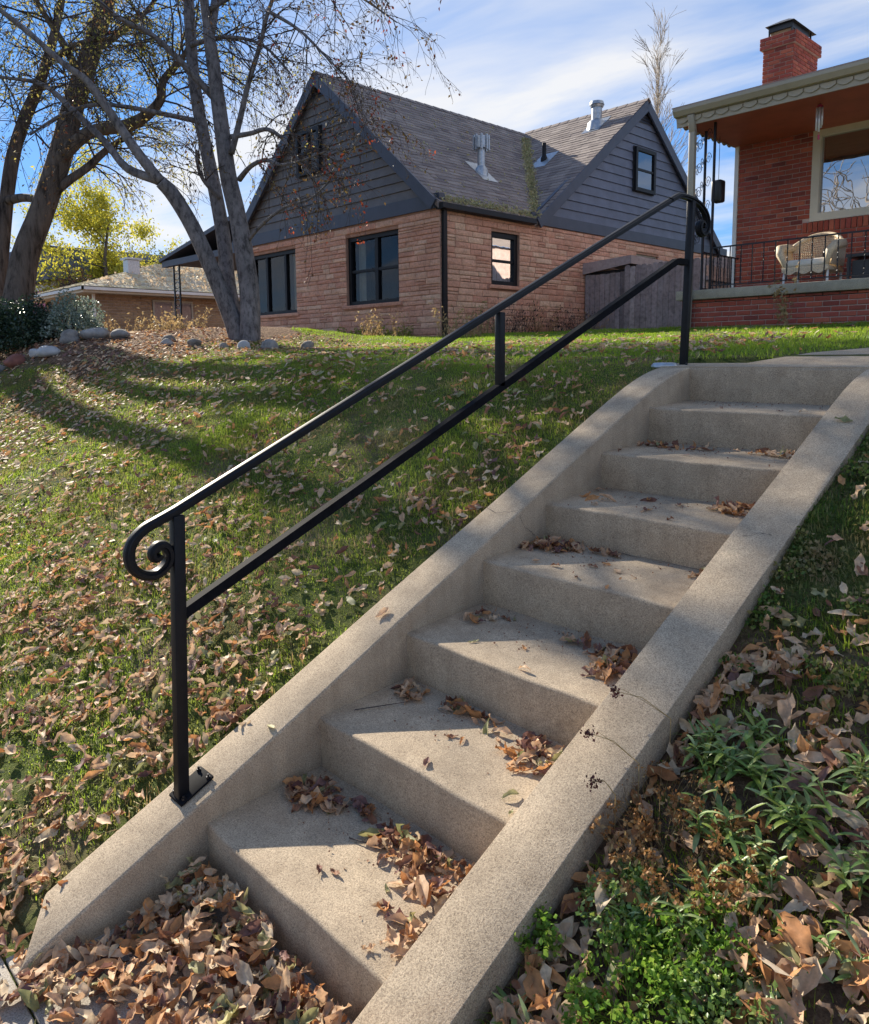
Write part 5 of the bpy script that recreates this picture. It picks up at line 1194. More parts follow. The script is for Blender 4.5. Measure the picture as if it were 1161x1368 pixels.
RK = [(-10.3,-.95,.17,'rock','grey boulder at the left picture edge below the dark shrub'),(-9.95,-.75,.14,'rockred','dark red boulder between grey and white ones at the bed edge'),(-9.7,-.52,.10,'rockwhite','small white boulder right of the dark red one'),
 (-9.45,-.45,.16,'rockwhite','large white boulder at the front of the bed rocks'),(-9.75,-.05,.15,'rock','brownish boulder behind the large white one'),(-9.6,.25,.16,'rock','broad brown boulder right of the pale shrub'),(-9.2,.45,.13,'rock','grey rounded boulder at the right end of the shrub rocks'),
 (-8.6,.9,.08,'rock','small grey rock in the litter left of the tree'),(-8.05,1.05,.09,'rock','dark grey rock left of the multi stem trunk'),(-7.75,1.32,.07,'rock','small flat rock touching the trunk base'),(-7.5,1.50,.10,'rockwhite','rounded white rock in front of the tree base'),(-7.2,1.75,.13,'rock','flat grey rock right of the tree base'),(-6.9,2.15,.11,'rock','low grey rock at the lawn corner right of the tree'),
 (-8.3,.75,.08,'rock','low stone half buried in the litter left of the tree')]
for i, (x, y, r, mt_, lb) in enumerate(RK): rock(x, y, r, MT[mt_], lb, .5 if r > .15 and i > 7 else .68, i+3)
def stalks(name, x, y, n, h, spread, mat, label, cat='dry plant', leafn=3, leafs=.05, seed=0, heads=None, parent_kind=None, lean=.35, r=.003):
    r2 = np.random.default_rng(seed+50); z0 = gz(x, y); t = empty(name, (x, y, z0), label, cat); T = Twigs(); cs = []; hs = []
    for i in range(n):
        a = r2.uniform(0, 6.28); q = r2.uniform(0, 1)**.5*spread; p = np.array([x+math.cos(a)*q*.5, y+math.sin(a)*q*.5, 0.]); p[2] = gz(p[0], p[1])-.01
        d = np.array([math.cos(a)*lean*r2.uniform(.2, 1.3), math.sin(a)*lean*r2.uniform(.2, 1.3), 1.]); hh = h*r2.uniform(.5, 1.1); pts = [p.copy()]
        for k in range(5): d = d+r2.normal(0, .12, 3); d /= np.linalg.norm(d); p = p+d*hh/5; pts.append(p.copy())
        T.line(pts, r, r*.4)
        for _ in range(leafn): cs.append(pts[r2.integers(1, 6)]+r2.normal(0, .01, 3))
        hs.append(pts[-1])
    V, F_ = T.arrays(); tag(npmesh('stem', V, F_, mat, None, t), kind='stuff')
    if leafn: leaf_cards(np.array(cs), leafs, r2, 'foliage', mat, t)
    if heads:
        hm, hr_, k_ = heads; pts = np.concatenate([hh_+r2.normal(0, hr_, (k_, 3)) for hh_ in hs]); leaf_cards(pts, hr_*1.6, r2, 'seed_head', hm, t, aspect=.9)
    return t
DP = [('dry_grass_clump', -8.9, 5.2, 50, .55, .8, 'golden dried grass clump under the front window beside the trunk'), ('dry_grass_clump', -7.3, 5.6, 60, .6, .8, 'sparse straw coloured stems before the stone front wall'),
 ('dry_grass_clump', -11.2, 2.3, 60, .42, 1.1, 'orange brown dry stems around the iron porch post'), ('dry_grass_clump', -12.3, 1.6, 40, .4, 1.0, 'golden tuft of dry grass left of the porch post'), ('dry_grass_clump', -10.2, 1.6, 40, .3, .7, 'short dry brown plants behind the bed rocks')]
for i, (nm, x, y, n, h, s_, lb) in enumerate(DP): stalks(nm, x, y, n, h, s_, MT['straw'], lb, leafn=5, leafs=.06, seed=i)
for i in range(7):
    y = 7.2+i*.62; stalks('dead_shrub', SX+.45, y, 55, .75, .5, MT['twig'] if i % 3 else MT['straw'], ['thin dead stems at the corner downspout of the stone house', 'dry brown stems below the small side window', 'leafless twiggy shrub just past the side window', 'tangled bare shrub against the side stone wall', 'straw coloured stems midway along the side wall', 'bare twiggy shrub near the lean-to shed', 'dark dry stems against the shed front'][i], 'dead shrub', leafn=3, leafs=.05, seed=i+20)
for i in range(3): stalks('low_green_plant', (-10.6, -9.6, -12.4)[i], (5.9, 6.0, 5.9)[i], 80, .28, .8, MT['grass'], ['low green plants under the paired front window', 'low green plants at the house corner', 'low green plants under the dark front window'][i], 'plant', leafn=6, leafs=.06, seed=i+40)
stalks('dead_weed', -1.95, 6.02, 9, .72, .16, MT['straw'], 'tall dead weed with dry leaves in front of the porch wall', 'weed', leafn=16, leafs=.06, seed=70, lean=.15)

# ------------------------------------------------------------------ fallen leaves
def leaf_proto(seed):
    r = random.Random(seed); nl, nw = 6, 4; vs = []
    curl = r.uniform(-1.4, 2.9); fold = r.uniform(-.1, 1.1); twist = r.uniform(-.9, .9); wide = r.choice([.28, .34, .4, .46, .58]); wav = r.uniform(.02, .16); ex = r.uniform(.55, 1.1); sk = r.uniform(0, .5)
    L_ = 1.0; px_, pz_, ang = 0, 0, -curl*.5
    cen = []
    for i in range(nl+1):
        cen.append((px_, pz_, ang)); px_ += math.cos(ang)*L_/nl; pz_ += math.sin(ang)*L_/nl; ang += curl/nl
    mx_ = sum(c[0] for c in cen)/len(cen); mz_ = min(c[1] for c in cen)
    for i, (a, z, an) in enumerate(cen):
        t = i/nl; hw = wide*.5*math.sin(math.pi*min(1, (t*.93+.04)))**ex*(1-sk*t)*(1+.12*math.sin(i*2.7+seed))
        if i == nl: hw = .01
        if i == 0: hw = .02
        tw = twist*(t-.5)
        for k in range(nw+1):
            s_ = -1+2*k/nw; y_ = hw*s_; up_ = abs(s_)**1.3*hw*fold+wav*math.sin(i*1.9+s_*2)*abs(s_)
            yy = y_*math.cos(tw)-up_*math.sin(tw); uu = y_*math.sin(tw)+up_*math.cos(tw)
            vs.append((a-mx_-math.sin(an)*uu, yy, z-mz_+math.cos(an)*uu))
    fs = [(i*(nw+1)+k, (i+1)*(nw+1)+k, (i+1)*(nw+1)+k+1, i*(nw+1)+k+1) for i in range(nl) for k in range(nw)]
    # stalk
    return np.array(vs), np.array(fs)
PROT = [leaf_proto(i) for i in range(22)]
FLAT = []
for i in range(6):
    r = random.Random(i+99); w_ = r.uniform(.2, .27); c_ = r.uniform(.0, .16)
    FLAT.append((np.array([(-.5,0,0),(-.15,w_,c_),(-.15,0,0),(-.15,-w_,c_),(.25,w_*.8,c_*1.2),(.25,0,.03),(.25,-w_*.8,c_*1.2),(.5,0,.1+c_*.4)]), np.array([(0,2,1,1),(0,3,2,2),(2,5,4,1),(3,6,5,2),(4,5,7,7),(5,6,7,7)])))
leafmesh = {}
for c_ in LC:
    for i, (V, F_) in enumerate(PROT):
        me = bpy.data.meshes.new('leaf'); me.from_pydata([tuple(v) for v in V], [], [tuple(f) for f in F_.tolist()]); me.materials.append(LEAFC[c_])
        for p in me.polygons: p.use_smooth = True
        leafmesh[(c_, i)] = me
LEAVES = []   # (x, y, z, yaw, tilt, tiltdir, size, colour, proto, zone)
def colour(weights): return LC[rng.choice(len(LC), p=np.array(weights)/sum(weights))]
def surf_stairs(x, y):
    if 0 < x < WST and y < 0:
        k = 0
        for q in range(1, 9):
            if y >= yn[q]: k = q
        if k == 0: return -1.6
        f_ = (y-yn[k])/(TR); return zn[k]+.022*min(f_, 1)
    return None
def put(x, y, zone, size=.08, w_=(5, 3, 2, 2, 1.5, 1), tilt=.35, lift=0., z=None):
    if z is None:
        s_ = surf_stairs(x, y); z = s_ if s_ is not None else gz(x, y)
        if -3.62 > y: z = -1.598
    LEAVES.append((x, y, z+lift+.004, rng.uniform(0, 6.28), abs(rng.normal(0, tilt)), rng.uniform(0, 6.28), size*float(np.clip(rng.lognormal(-.06, .28), .45, 1.5)), colour(w_), int(rng.integers(0, 22)), zone))
def pile(cx_, cy_, rx, ry, n, h, zone, size=.075, w_=(5, 4, 3, 2, 1.2, .5), yclip=None):
    for _ in range(n):
        a = rng.uniform(0, 6.28); q = rng.uniform(0, 1)**.6
        x = cx_+math.cos(a)*q*rx; y = cy_+math.sin(a)*q*ry
        x = min(max(x, .035), WST-.03) if zone.startswith('step') or zone.startswith('foot') else x
        if yclip: y = min(max(y, yclip[0]+.02), yclip[1]-.04)
        put(x, y, zone, size, w_, .55, h*(1-q)*rng.uniform(0, 1))
# heaps on the steps, by tread
ST = {6: [(.12,-.56,.12,.04,16,.015),(.32,-.58,.12,.03,8,.01),(.74,-.56,.14,.04,16,.02)], 5: [(.75,-.98,.12,.06,34,.035),(.36,-1.0,.05,.02,3,0),(.14,-1.1,.1,.03,3,0)],
      4: [(.10,-1.42,.11,.10,46,.04),(.26,-1.36,.12,.03,12,.01),(.82,-1.36,.06,.04,12,.03),(.45,-1.34,.1,.02,4,0)], 3: [(.13,-1.86,.07,.06,10,.02),(.62,-1.82,.12,.05,20,.02),(.78,-1.90,.10,.13,46,.04)],
      2: [(.11,-2.25,.07,.06,20,.03),(.34,-2.23,.10,.04,10,.01),(.50,-2.22,.08,.04,8,.01),(.76,-2.27,.11,.11,42,.04)], 1: [(.14,-2.70,.13,.07,44,.035),(.32,-2.66,.08,.04,8,.01),(.58,-2.68,.14,.08,56,.05),(.76,-2.74,.12,.15,62,.05),(.84,-2.92,.06,.07,10,.01)]}
for k, L_ in ST.items():
    for (a, c_, rx, ry, n, h) in L_: pile(a, c_, rx, ry, n, h, 'step', .072, (4, 4, 3.2, 2, 1.2, .4), (yn[k], yn[k+1]))
for k in range(1, 8):
    for _ in range((0, 12, 12, 10, 9, 9, 7, 3)[k]): put(rng.uniform(.05, .9), rng.uniform(yn[k]+.03, yn[k+1]-.05), 'step', .045, (2, 2, 3, 2, 2, 1), .2)
# heap at the foot of the steps
for _ in range(1200):
    x = rng.uniform(.03, .93); y = -3.06-abs(rng.normal(0, .34)); 
    if y < -4.2: continue
    h = .11*math.exp(-((y+3.06)/.22)**2)*(1.0 if x < .5 else .6)+.02
    put(x, y, 'foot', .070, (7, 3.4, 1.8, .9, 1.6, 3.0), .7, rng.uniform(0, h), -1.6)
for _ in range(2000):
    x = rng.uniform(-3.5, .1)-.0; y = rng.uniform(-4.5, -3.45)
    put(x, y, 'sidewalk', .07, (6, 3, 1.5, 1.5, .8, 1.2), .5, rng.uniform(0, .02), None if y > -3.6 else -1.598)
for _ in range(500): put(rng.uniform(0, 1.8), rng.uniform(-4.5, -3.7), 'sidewalk', .08, (5, 4, 1.5, 2, 1, 1), .5, rng.uniform(0, .02), -1.598)
# lawn on the left
def dens(x, y): return 1
cnt = 0
for _ in range(17000):
    x = -.24-abs(rng.uniform(0, 1))**1.0*8.3; y = rng.uniform(-3.5, 3.2)
    prob = 1.1 if y < -2.4 else (.9 if y < -1.2 else (.75 if y < -.2 else .4))
    prob *= .25+1.1*(.5+.5*math.sin(x*2.1+1.3*math.sin(y*1.7))*math.cos(y*2.3+x))**1.3+.35*(math.sin(x*7.3+2*math.sin(y*6))*math.cos(y*8.1+x*2) > .35)
    if y < -1.9 and x > -3.2: prob += .7*min(1, (-1.9-y)/.7)
    if y < -2.9: prob += .5
    n_ = 2 if (y < -2.3 and x > -2.6) else 1
    if x < -6: prob += .5
    if rng.random() > prob: continue
    if n_ == 2: put(x+rng.normal(0, .05), y+rng.normal(0, .05), 'lawn', .062, (7, 3, 1.4, .8, 1.4, 2.4), .5, .03)
    put(x, y, 'lawn', .058, (5, 2.6, 1.6, 1.0, 2.2, 1.8), .5, .022 if y > -3.2 else .012)
for _ in range(260): put(rng.uniform(-6, .3), rng.uniform(.3, 6), 'lawn', .075, (3, 3, 1, 1, 2, 2), .3, .02)
# bed on the left: dense litter
for _ in range(8000):
    x = rng.uniform(-13.5, -6.0); y = rng.uniform(-2.6, 2.4)
    edge = -7.2-.4*max(0, y+.3)+.25*math.sin(y*3)
    if x > edge+.3: continue
    if y < -.75+.2*math.sin(x*2): 
        if rng.random() > .25: continue
    put(x, y, 'bed', .065, (5, 3, 3, 1.6, .6, 2.2), .45, .012)
# bed on the right
heapR = [(1.25,-2.95,.16,.2,90,.05),(1.62,-2.62,.2,.22,120,.07),(1.85,-2.35,.22,.25,110,.07),(1.72,-2.9,.25,.2,90,.05),(1.16,-2.05,.05,.25,46,.03),(1.30,-1.88,.10,.10,40,.04),(1.5,-2.05,.25,.15,46,.03),(1.2,-2.65,.07,.2,36,.03),(1.45,-3.1,.2,.15,50,.03),(1.75,-2.05,.25,.3,70,.04),(1.35,-1.75,.06,.04,10,.02)]
for (a, c_, rx, ry, n, h) in heapR:
    for _ in range(n):
        an = rng.uniform(0, 6.28); q = rng.uniform(0, 1)**.6; x = a+math.cos(an)*q*rx; y = c_+math.sin(an)*q*ry
        if x < 1.16: x = 1.16+rng.uniform(0, .05)
        put(x, y, 'right bed', .074, (7, 3, .6, .2, .8, 3.0), .8, h*(1-q)*rng.uniform(0, 1)+.01)
for _ in range(520): put(rng.uniform(1.15, 2.6), rng.uniform(-3.4, -1.6), 'right bed', .08, (5, 3, 1.5, 1.5, 1, 2), .5, .01)
for _ in range(260): put(rng.uniform(1.17, 2.8), rng.uniform(-1.7, -.2), 'right lawn', .07, (4, 3, 1.5, 1.2, 1, 2), .35, .025)
for _ in range(14): put(rng.uniform(.3, 2), rng.uniform(.1, 1.6), 'path', .05, (3, 2, 2, 1, 1, 1), .2, .005, None)
for (x, y) in ((-.1,-2.2),(1.03,-.62),(-.05,-2.75)): put(x, y, 'side wall', .05, (1, 0, 0, 0, 3, 0), .1, 0, SL*y+.0757)
# choose the ones that show largest in view
cpn = np.array(CP); fn_ = np.array(F); rtn = np.array(RT); upn = np.array(UP)
def screen(p):
    d = np.array(p)-cpn; zc = d@fn_
    if zc < .2: return None
    return 580.5+1034.08*(d@rtn)/zc, 600.1-1034.08*(d@upn)/zc, zc
score = []
for i, L_ in enumerate(LEAVES):
    s_ = screen(L_[:3]); ok = s_ is not None and -5 < s_[0] < 1166 and 0 < s_[1] < 1373
    zc = s_[2] if ok else 99
    score.append((-(L_[6]+2*(L_[2] > -9)*0)/zc*(1+.15*rng.random()) if ok else 0, i))
    
score.sort(); chosen = set(i for _, i in score[:290])
def nrm_at(x, y, zone):
    if zone in ('step', 'foot', 'sidewalk', 'path'): return np.array([0, 0, 1.])
    e = .05; n_ = np.array([-(gz(x+e, y)-gz(x-e, y))/(2*e), -(gz(x, y+e)-gz(x, y-e))/(2*e), 1.]); return n_/np.linalg.norm(n_) if abs(n_[0])+abs(n_[1]) < 3 else np.array([0, -.42, .9])
def rotm(L_):
    x, y, z, yaw, tilt, td = L_[:6]; n_ = nrm_at(x, y, L_[9])
    ax = Vector((math.cos(td), math.sin(td), 0)); q = Matrix.Rotation(tilt, 3, ax) @ Matrix.Rotation(yaw, 3, 'Z')
    al = Vector((0, 0, 1)).rotation_difference(Vector(n_)).to_matrix(); return al @ q
GRP = {'foot': 'fallen leaves heaped at the foot of the steps', 'step': 'fallen leaves on the concrete steps', 'sidewalk': 'fallen leaves on the sidewalk', 'lawn': 'fallen leaves on the left lawn', 'right bed': 'fallen leaves in the bed right of the steps', 'right lawn': 'fallen leaves on the right lawn patch', 'bed': 'leaf litter in the left bed', 'path': 'leaves on the path', 'side wall': 'leaves on the side walls'}
WHERE = {'foot': 'in the heap at the foot of the steps', 'step': 'lying on a concrete step', 'sidewalk': 'on the sidewalk left of the steps', 'lawn': 'on the grass of the left lawn', 'right bed': 'among the plants right of the steps', 'right lawn': 'on the grass patch right of the steps', 'bed': 'in the litter of the left bed', 'path': 'on the upper path', 'side wall': 'lying on the sloping side wall'}
PSH = []
for i in range(22):
    r_ = random.Random(i); PSH.append((r_.uniform(-1.4, 2.9), r_.uniform(-.1, 1.1)))
def where(L_):
    x, y, zn_ = L_[0], L_[1], L_[9]
    if zn_ == 'foot':
        return ('against the left side wall' if x < .2 else 'against the lowest riser' if y > -3.2 else 'against the right side wall' if x > .75 else 'in mid heap')+' below the steps' if y > -3.5 else ('at the left fringe of the heap' if x < .4 else 'at the right fringe of the heap')
    if zn_ == 'right bed':
        if x < 1.24: return 'outside right wall, '+('by the bottom plants' if y < -2.6 else 'by the dried flowers' if y < -2.2 else 'by lance leaved plants')
        if y < -2.9: return 'at the bottom picture edge'+(' under the frilly plant' if x < 1.5 else ' in the corner')
        if y < -2.5: return 'right of the bright frilly plant' if x > 1.55 else 'between dried flowers and frilly plant'
        if y < -2.1: return 'below the plants at the right picture edge' if x > 1.6 else 'among the lance leaved plants'
        return 'on bare soil above the plants'+(' near wall' if x < 1.4 else ' off wall')
    if zn_ == 'step':
        k = sum(1 for q in range(1, 9) if y >= yn[q]); return 'on %s step from bottom, %s' % (['first', 'second', 'third', 'fourth', 'fifth', 'sixth', 'seventh', 'top'][k-1], 'left corner' if x < .3 else 'right corner' if x > .65 else 'middle')
    return WHERE[zn_]
def leaf_label(L_):
    cu, fo = PSH[L_[8]]; shape = 'curled' if cu > 1.5 else ('folded' if fo > .7 else ('half curled' if abs(cu) > .8 else 'flat'))
    return '%s %s %s leaf %s' % ('large' if L_[6] > .098 else ('small' if L_[6] < .078 else 'mid'), shape, L_[7], where(L_))
byl = {}
for i in sorted(chosen): byl.setdefault(leaf_label(LEAVES[i]), []).append((screen(LEAVES[i][:3])[0], i))
LBL = {}
ORD = ['leftmost', 'second from left', 'third from left', 'fourth from left', 'fifth from left', 'sixth from left', 'seventh from left', 'eighth from left', 'ninth from left', 'tenth from left', 'eleventh from left', 'twelfth from left', 'thirteenth from left', 'fourteenth from left', 'fifteenth from left']
for lb, ii in byl.items():
    ii.sort()
    for k, (_, i) in enumerate(ii):
        LBL[i] = lb if len(ii) == 1 else lb.replace(' below the steps', '')+', '+('leftmost' if k == 0 else 'rightmost' if k == len(ii)-1 else ORD[min(k, 14)])
rest = {}
for i, L_ in enumerate(LEAVES):
    if i in chosen:
        o = bpy.data.objects.new('fallen_leaf', leafmesh[(L_[7], L_[8])]); COL.objects.link(o)
        M = rotm(L_).to_4x4(); M = Matrix.Translation(L_[:3]) @ M @ Matrix.Scale(L_[6], 4); o.matrix_world = M
        tag(o, LBL[i], 'leaf', GRP[L_[9]])
    else: rest.setdefault(L_[9], []).append(L_)
for zone, LL in rest.items():
    Vs = []; Fs = []; Ms = []; Rn = []; off = 0
    for L_ in LL:
        d = math.dist(L_[:3], CP); near = d < 6.5
        V, F_ = (PROT[L_[8]] if near else FLAT[L_[8] % 6])
        m3 = np.array(rotm(L_)); W_ = (V*L_[6]) @ m3.T+np.array(L_[:3])
        if not near:
            pass
        T3 = []
        for f in F_:
            f = list(f)
            if f[3] == f[2]: T3.append((f[0], f[1], f[2]))
            else: T3.append((f[0], f[1], f[2])); T3.append((f[0], f[2], f[3]))
        T3 = np.array(T3)+off; Vs.append(W_); Fs.append(T3); Ms.append(np.full(len(T3), LC.index(L_[7]))); Rn.append(np.full(len(T3), rng.random())); off += len(V)
    nm = {'bed': 'leaf_litter', 'foot': 'leaf_heap'}.get(zone, 'fallen_leaves')
    o = npmesh(nm, np.concatenate(Vs), np.concatenate(Fs), [LEAFC[c_] for c_ in LC], np.concatenate(Rn), None, np.concatenate(Ms), smooth=True)
    tag(o, 'scattered dry leaves '+{'foot': 'heaped at the foot of the steps', 'step': 'gathered in the corners of the steps', 'sidewalk': 'covering the sidewalk', 'lawn': 'all over the left lawn', 'right bed': 'between the plants right of the steps', 'right lawn': 'on the grass patch right of the steps', 'bed': 'matted in the bed at left', 'path': 'on the path above the steps', 'side wall': 'on the concrete side wall'}[zone], 'leaves', None, 'stuff')
# litter in the gutter and valley of the stone house
cs = []
for _ in range(900):
    y = rng.uniform(6.4, 9.2); v = abs(rng.normal(0, .10)); x = EX-v; cs.append((x, y, PZ-SP1*(x-PX)+.02+rng.uniform(0, .03)))
for _ in range(2600):
    t = rng.uniform(0, .9)**.9; z = 3.02+(PZ-3.02)*t; x = PX+(PZ-z)/SP1; y = P2Y-(P2Z-z)/SP2; w_ = rng.normal(0, .09)
    if w_ > 0: y -= w_; zz_ = max(PZ-SP1*(x-PX), P2Z-SP2*(P2Y-y))
    else: x += w_*-.9; zz_ = max(PZ-SP1*(x-PX), P2Z-SP2*(P2Y-y))
    cs.append((x, y, zz_+.015+rng.uniform(0, .03)))
for _ in range(420):
    y = rng.uniform(6.4, 12.5); x = rng.uniform(-12.2, -8.7)
    if P2Y-(P2Z-(PZ-SP1*(x-PX)))/SP2 > y: cs.append((x, y, PZ-SP1*(x-PX)+.03))
leaf_cards(np.array(cs), .06, rng, 'roof_leaves', MT['valleyleaf'], roof1, droop=False, aspect=.6)
cs = []
for _ in range(2600):
    v = rng.uniform(0, 1); u = rng.uniform(0, 1); x = -29+3.2*v; y = 10-4.1*v+u*(8.5+8*v); cs.append((x, y, 3.95-sl3*3.2*v+.05))
leaf_cards(np.array(cs), .13, rng, 'roof_leaves', LEAFC['pale cream'], r3, droop=False, aspect=.6)

exec_marker4 = 0
# ------------------------------------------------------------------ grass
def blades(n, xs, ys, hgt, wid, name, mat, label, keep=None, lean=1.05, nrm_tilt=True, seed=1):
    r2 = np.random.default_rng(seed); x = r2.uniform(*xs, n); y = r2.uniform(*ys, n)
    m_ = np.ones(n, bool) if keep is None else keep(x, y, r2); x = x[m_]; y = y[m_]; n = len(x); z = G(x, y)-.004
    h = hgt*r2.uniform(.45, 1.25, n)*(.8+.35*np.sin(x*3.1+np.sin(y*4.3)*1.3)*np.cos(y*2.7)); w_ = wid*r2.uniform(.6, 1.3, n); a = r2.uniform(0, 2*np.pi, n); l_ = lean*np.abs(r2.normal(0, 1, n)).clip(0, 2)
    # combing: patches of blades lie the same way
    a = np.where(r2.random(n) < .5, 2.5*np.sin(x*2.3+1.1*np.sin(y*3))+1.5*np.cos(y*2.1)+r2.normal(0, .6, n), a)
    dx_, dy_ = np.cos(a), np.sin(a); sx_, sy_ = -dy_, dx_
    P0 = np.stack([x, y, z], 1); S_ = np.stack([sx_, sy_, 0*x], 1)*w_[:, None]/2
    up1 = np.stack([dx_*l_*h*.35, dy_*l_*h*.35, h*.55/np.sqrt(1+l_*l_*.3)], 1); up2 = np.stack([dx_*l_*h*.95, dy_*l_*h*.95, h/np.sqrt(1+l_*l_*1.1)], 1)
    V = np.stack([P0-S_, P0+S_, P0+up1+S_*.8, P0+up1-S_*.8, P0+up2], 1).reshape(-1, 3); i = np.arange(n)[:, None]*5
    F_ = np.concatenate([i, i+1, i+2, i, i+2, i+3, i+3, i+2, i+4], 1).reshape(-1, 3)
    return tag(npmesh(name, V, F_, mat, np.repeat(r2.random(n), 3)), label, 'grass', None, 'stuff')
def fbm(x, y): return .5+.25*np.sin(x*2.1+1.3*np.sin(y*1.9))*np.cos(y*2.6+1.1*np.sin(x*1.4))+.25*np.sin(x*5.3+2*np.sin(y*4.1))*np.cos(y*5.9+x)
def not_path(x, y):
    px_ = np.interp(y, [p[1] for p in pathL[2:]], [p[0] for p in pathL[2:]]); px_ = np.where(y < .15, -.2, px_); return x < px_-.015
def bedmask(x, y): return (x > -7.3-.4*np.maximum(0, y+.3)+.3*np.sin(y*3)+.2*np.sin(x*5)) | (y < -.75+.2*np.sin(x*2))
blades(230000, (-4.2, -.2), (-3.5, .2), .032, .0036, 'lawn_grass', MT['grass'], 'short green grass of the sloping lawn near the left wall', lambda x, y, r: (r.random(len(x)) < .25+.85*fbm(x, y)) & (r.random(len(x)) < np.clip((-x-.19)/.12, .15, 1)) & ((y > -3.3) | (r.random(len(x)) < .3)) & (r.random(len(x)) < np.clip((4.9+x)/1.6, .35, 1)))
blades(170000, (-11, -3.0), (-3.5, .6), .038, .0065, 'lawn_grass', MT['grass'], 'green grass farther left on the lawn slope', lambda x, y, r: bedmask(x, y) & (r.random(len(x)) < .5+.6*fbm(x, y)), seed=2)
blades(150000, (-9.5, 1.1), (0., 6.4), .045, .0065, 'lawn_grass', MT['brightgrass'], 'bright sunlit grass on the level lawn before the houses', lambda x, y, r: bedmask(x, y) & not_path(x, y) & (r.random(len(x)) < .6+.5*fbm(x*.7, y)), seed=3)
blades(60000, (-8.7, -3.4), (6.2, 11.2), .06, .012, 'lawn_grass', MT['brightgrass'], 'grass strip between the two houses', None, seed=9)
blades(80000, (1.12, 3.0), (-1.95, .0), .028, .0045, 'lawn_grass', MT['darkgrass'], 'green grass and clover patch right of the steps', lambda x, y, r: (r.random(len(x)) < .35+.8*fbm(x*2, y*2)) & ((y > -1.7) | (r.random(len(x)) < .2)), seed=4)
blades(30000, (1.14, 2.6), (-3.3, -1.6), .045, .004, 'bed_grass', MT['grass'], 'thin grass between the plants right of the steps', lambda x, y, r: (fbm(x*3, y*3) > .55) | (r.random(len(x)) < .2), seed=5)
blades(60000, (-8, -.2), (-3.4, .4), .045, .0038, 'dry_grass', MT['straw'], 'dead straw coloured blades among the lawn grass', lambda x, y, r: fbm(x*1.3+2, y*1.3) > .42, lean=1.3, seed=6)
# clover: tiny round leaves
r2 = np.random.default_rng(11); x = r2.uniform(1.14, 2.4, 26000); y = r2.uniform(-1.9, -.3, 26000); k_ = fbm(x*2.5, y*2.5) > .48; x = x[k_]; y = y[k_]
leaf_cards(np.stack([x, y, G(x, y)+r2.uniform(.015, .05, len(x))], 1), .015, r2, 'clover', MT['grass'], None, droop=False, aspect=.9)
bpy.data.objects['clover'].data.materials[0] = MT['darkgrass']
tag(bpy.data.objects['clover'], 'low clover growing in the grass patch right of the steps', 'clover')

# ------------------------------------------------------------------ plants in the right bed
def long_leaf(b, p, d, L_, w_, droop, r2, rnd):
    p = np.array(p, float); d = d/np.linalg.norm(d); side = np.cross(d, [0, 0, 1.]); side /= np.linalg.norm(side)+1e-9; vs = []; q = p.copy(); n = 5
    for i in range(n+1):
        t = i/n; hw = w_*.5*max(.04, math.sin(math.pi*(t*.92+.05))**.8); up_ = np.cross(side, d)
        vs += [tuple(q-side*hw+up_*hw*.35), tuple(q), tuple(q+side*hw+up_*hw*.35)]
        d = d+np.array([0, 0, -droop/n]); d /= np.linalg.norm(d); q = q+d*L_/n
    b.add(vs, [(3*i+k, 3*i+3+k, 3*i+4+k, 3*i+1+k) for i in range(n) for k in (0, 1)], rnd)
def rosette(x, y, stems, h, leafL, label, seed, mat='lance', name='leafy_plant'):
    r2 = np.random.default_rng(seed+300); z0 = gz(x, y); t = empty(name, (x, y, z0), label, 'plant', None); bs = MB(); bl = MB()
    for s_ in range(stems):
        a = r2.uniform(0, 6.28); q = np.array([x+r2.normal(0, .035), y+r2.normal(0, .035), z0-.01]); d = np.array([math.cos(a)*r2.uniform(.2, .9), math.sin(a)*r2.uniform(.2, .9), 1.]); pts = [q.copy()]; hh = h*r2.uniform(.5, 1.15)
        for k in range(5): d = d+r2.normal(0, .1, 3); d /= np.linalg.norm(d); q = q+d*hh/5; pts.append(q.copy())
        bs.tube([tuple(p) for p in pts], [.003, .003, .0025, .0025, .002, .0015], 4)
        nl = int(r2.integers(9, 15))
        for k in range(nl):
            f_ = (k+1)/nl; i = min(4, int(f_*5)); p = pts[i]+(pts[i+1]-pts[i])*min(1, f_*5-i)
            aa = k*2.4+r2.normal(0, .3); el = .25+.9*f_**2; long_leaf(bl, p, np.array([math.cos(aa), math.sin(aa), el]), leafL*r2.uniform(.5, 1.45)*(1.1-.45*f_), leafL*r2.uniform(.12, .2), r2.uniform(.2, 1.3), r2, float(r2.random()))
    tag(bs.build('stem', MT[mat], t, smooth=True), kind='stuff'); o = tag(bl.build('foliage', MT[mat], t, smooth=True), kind='stuff'); return t
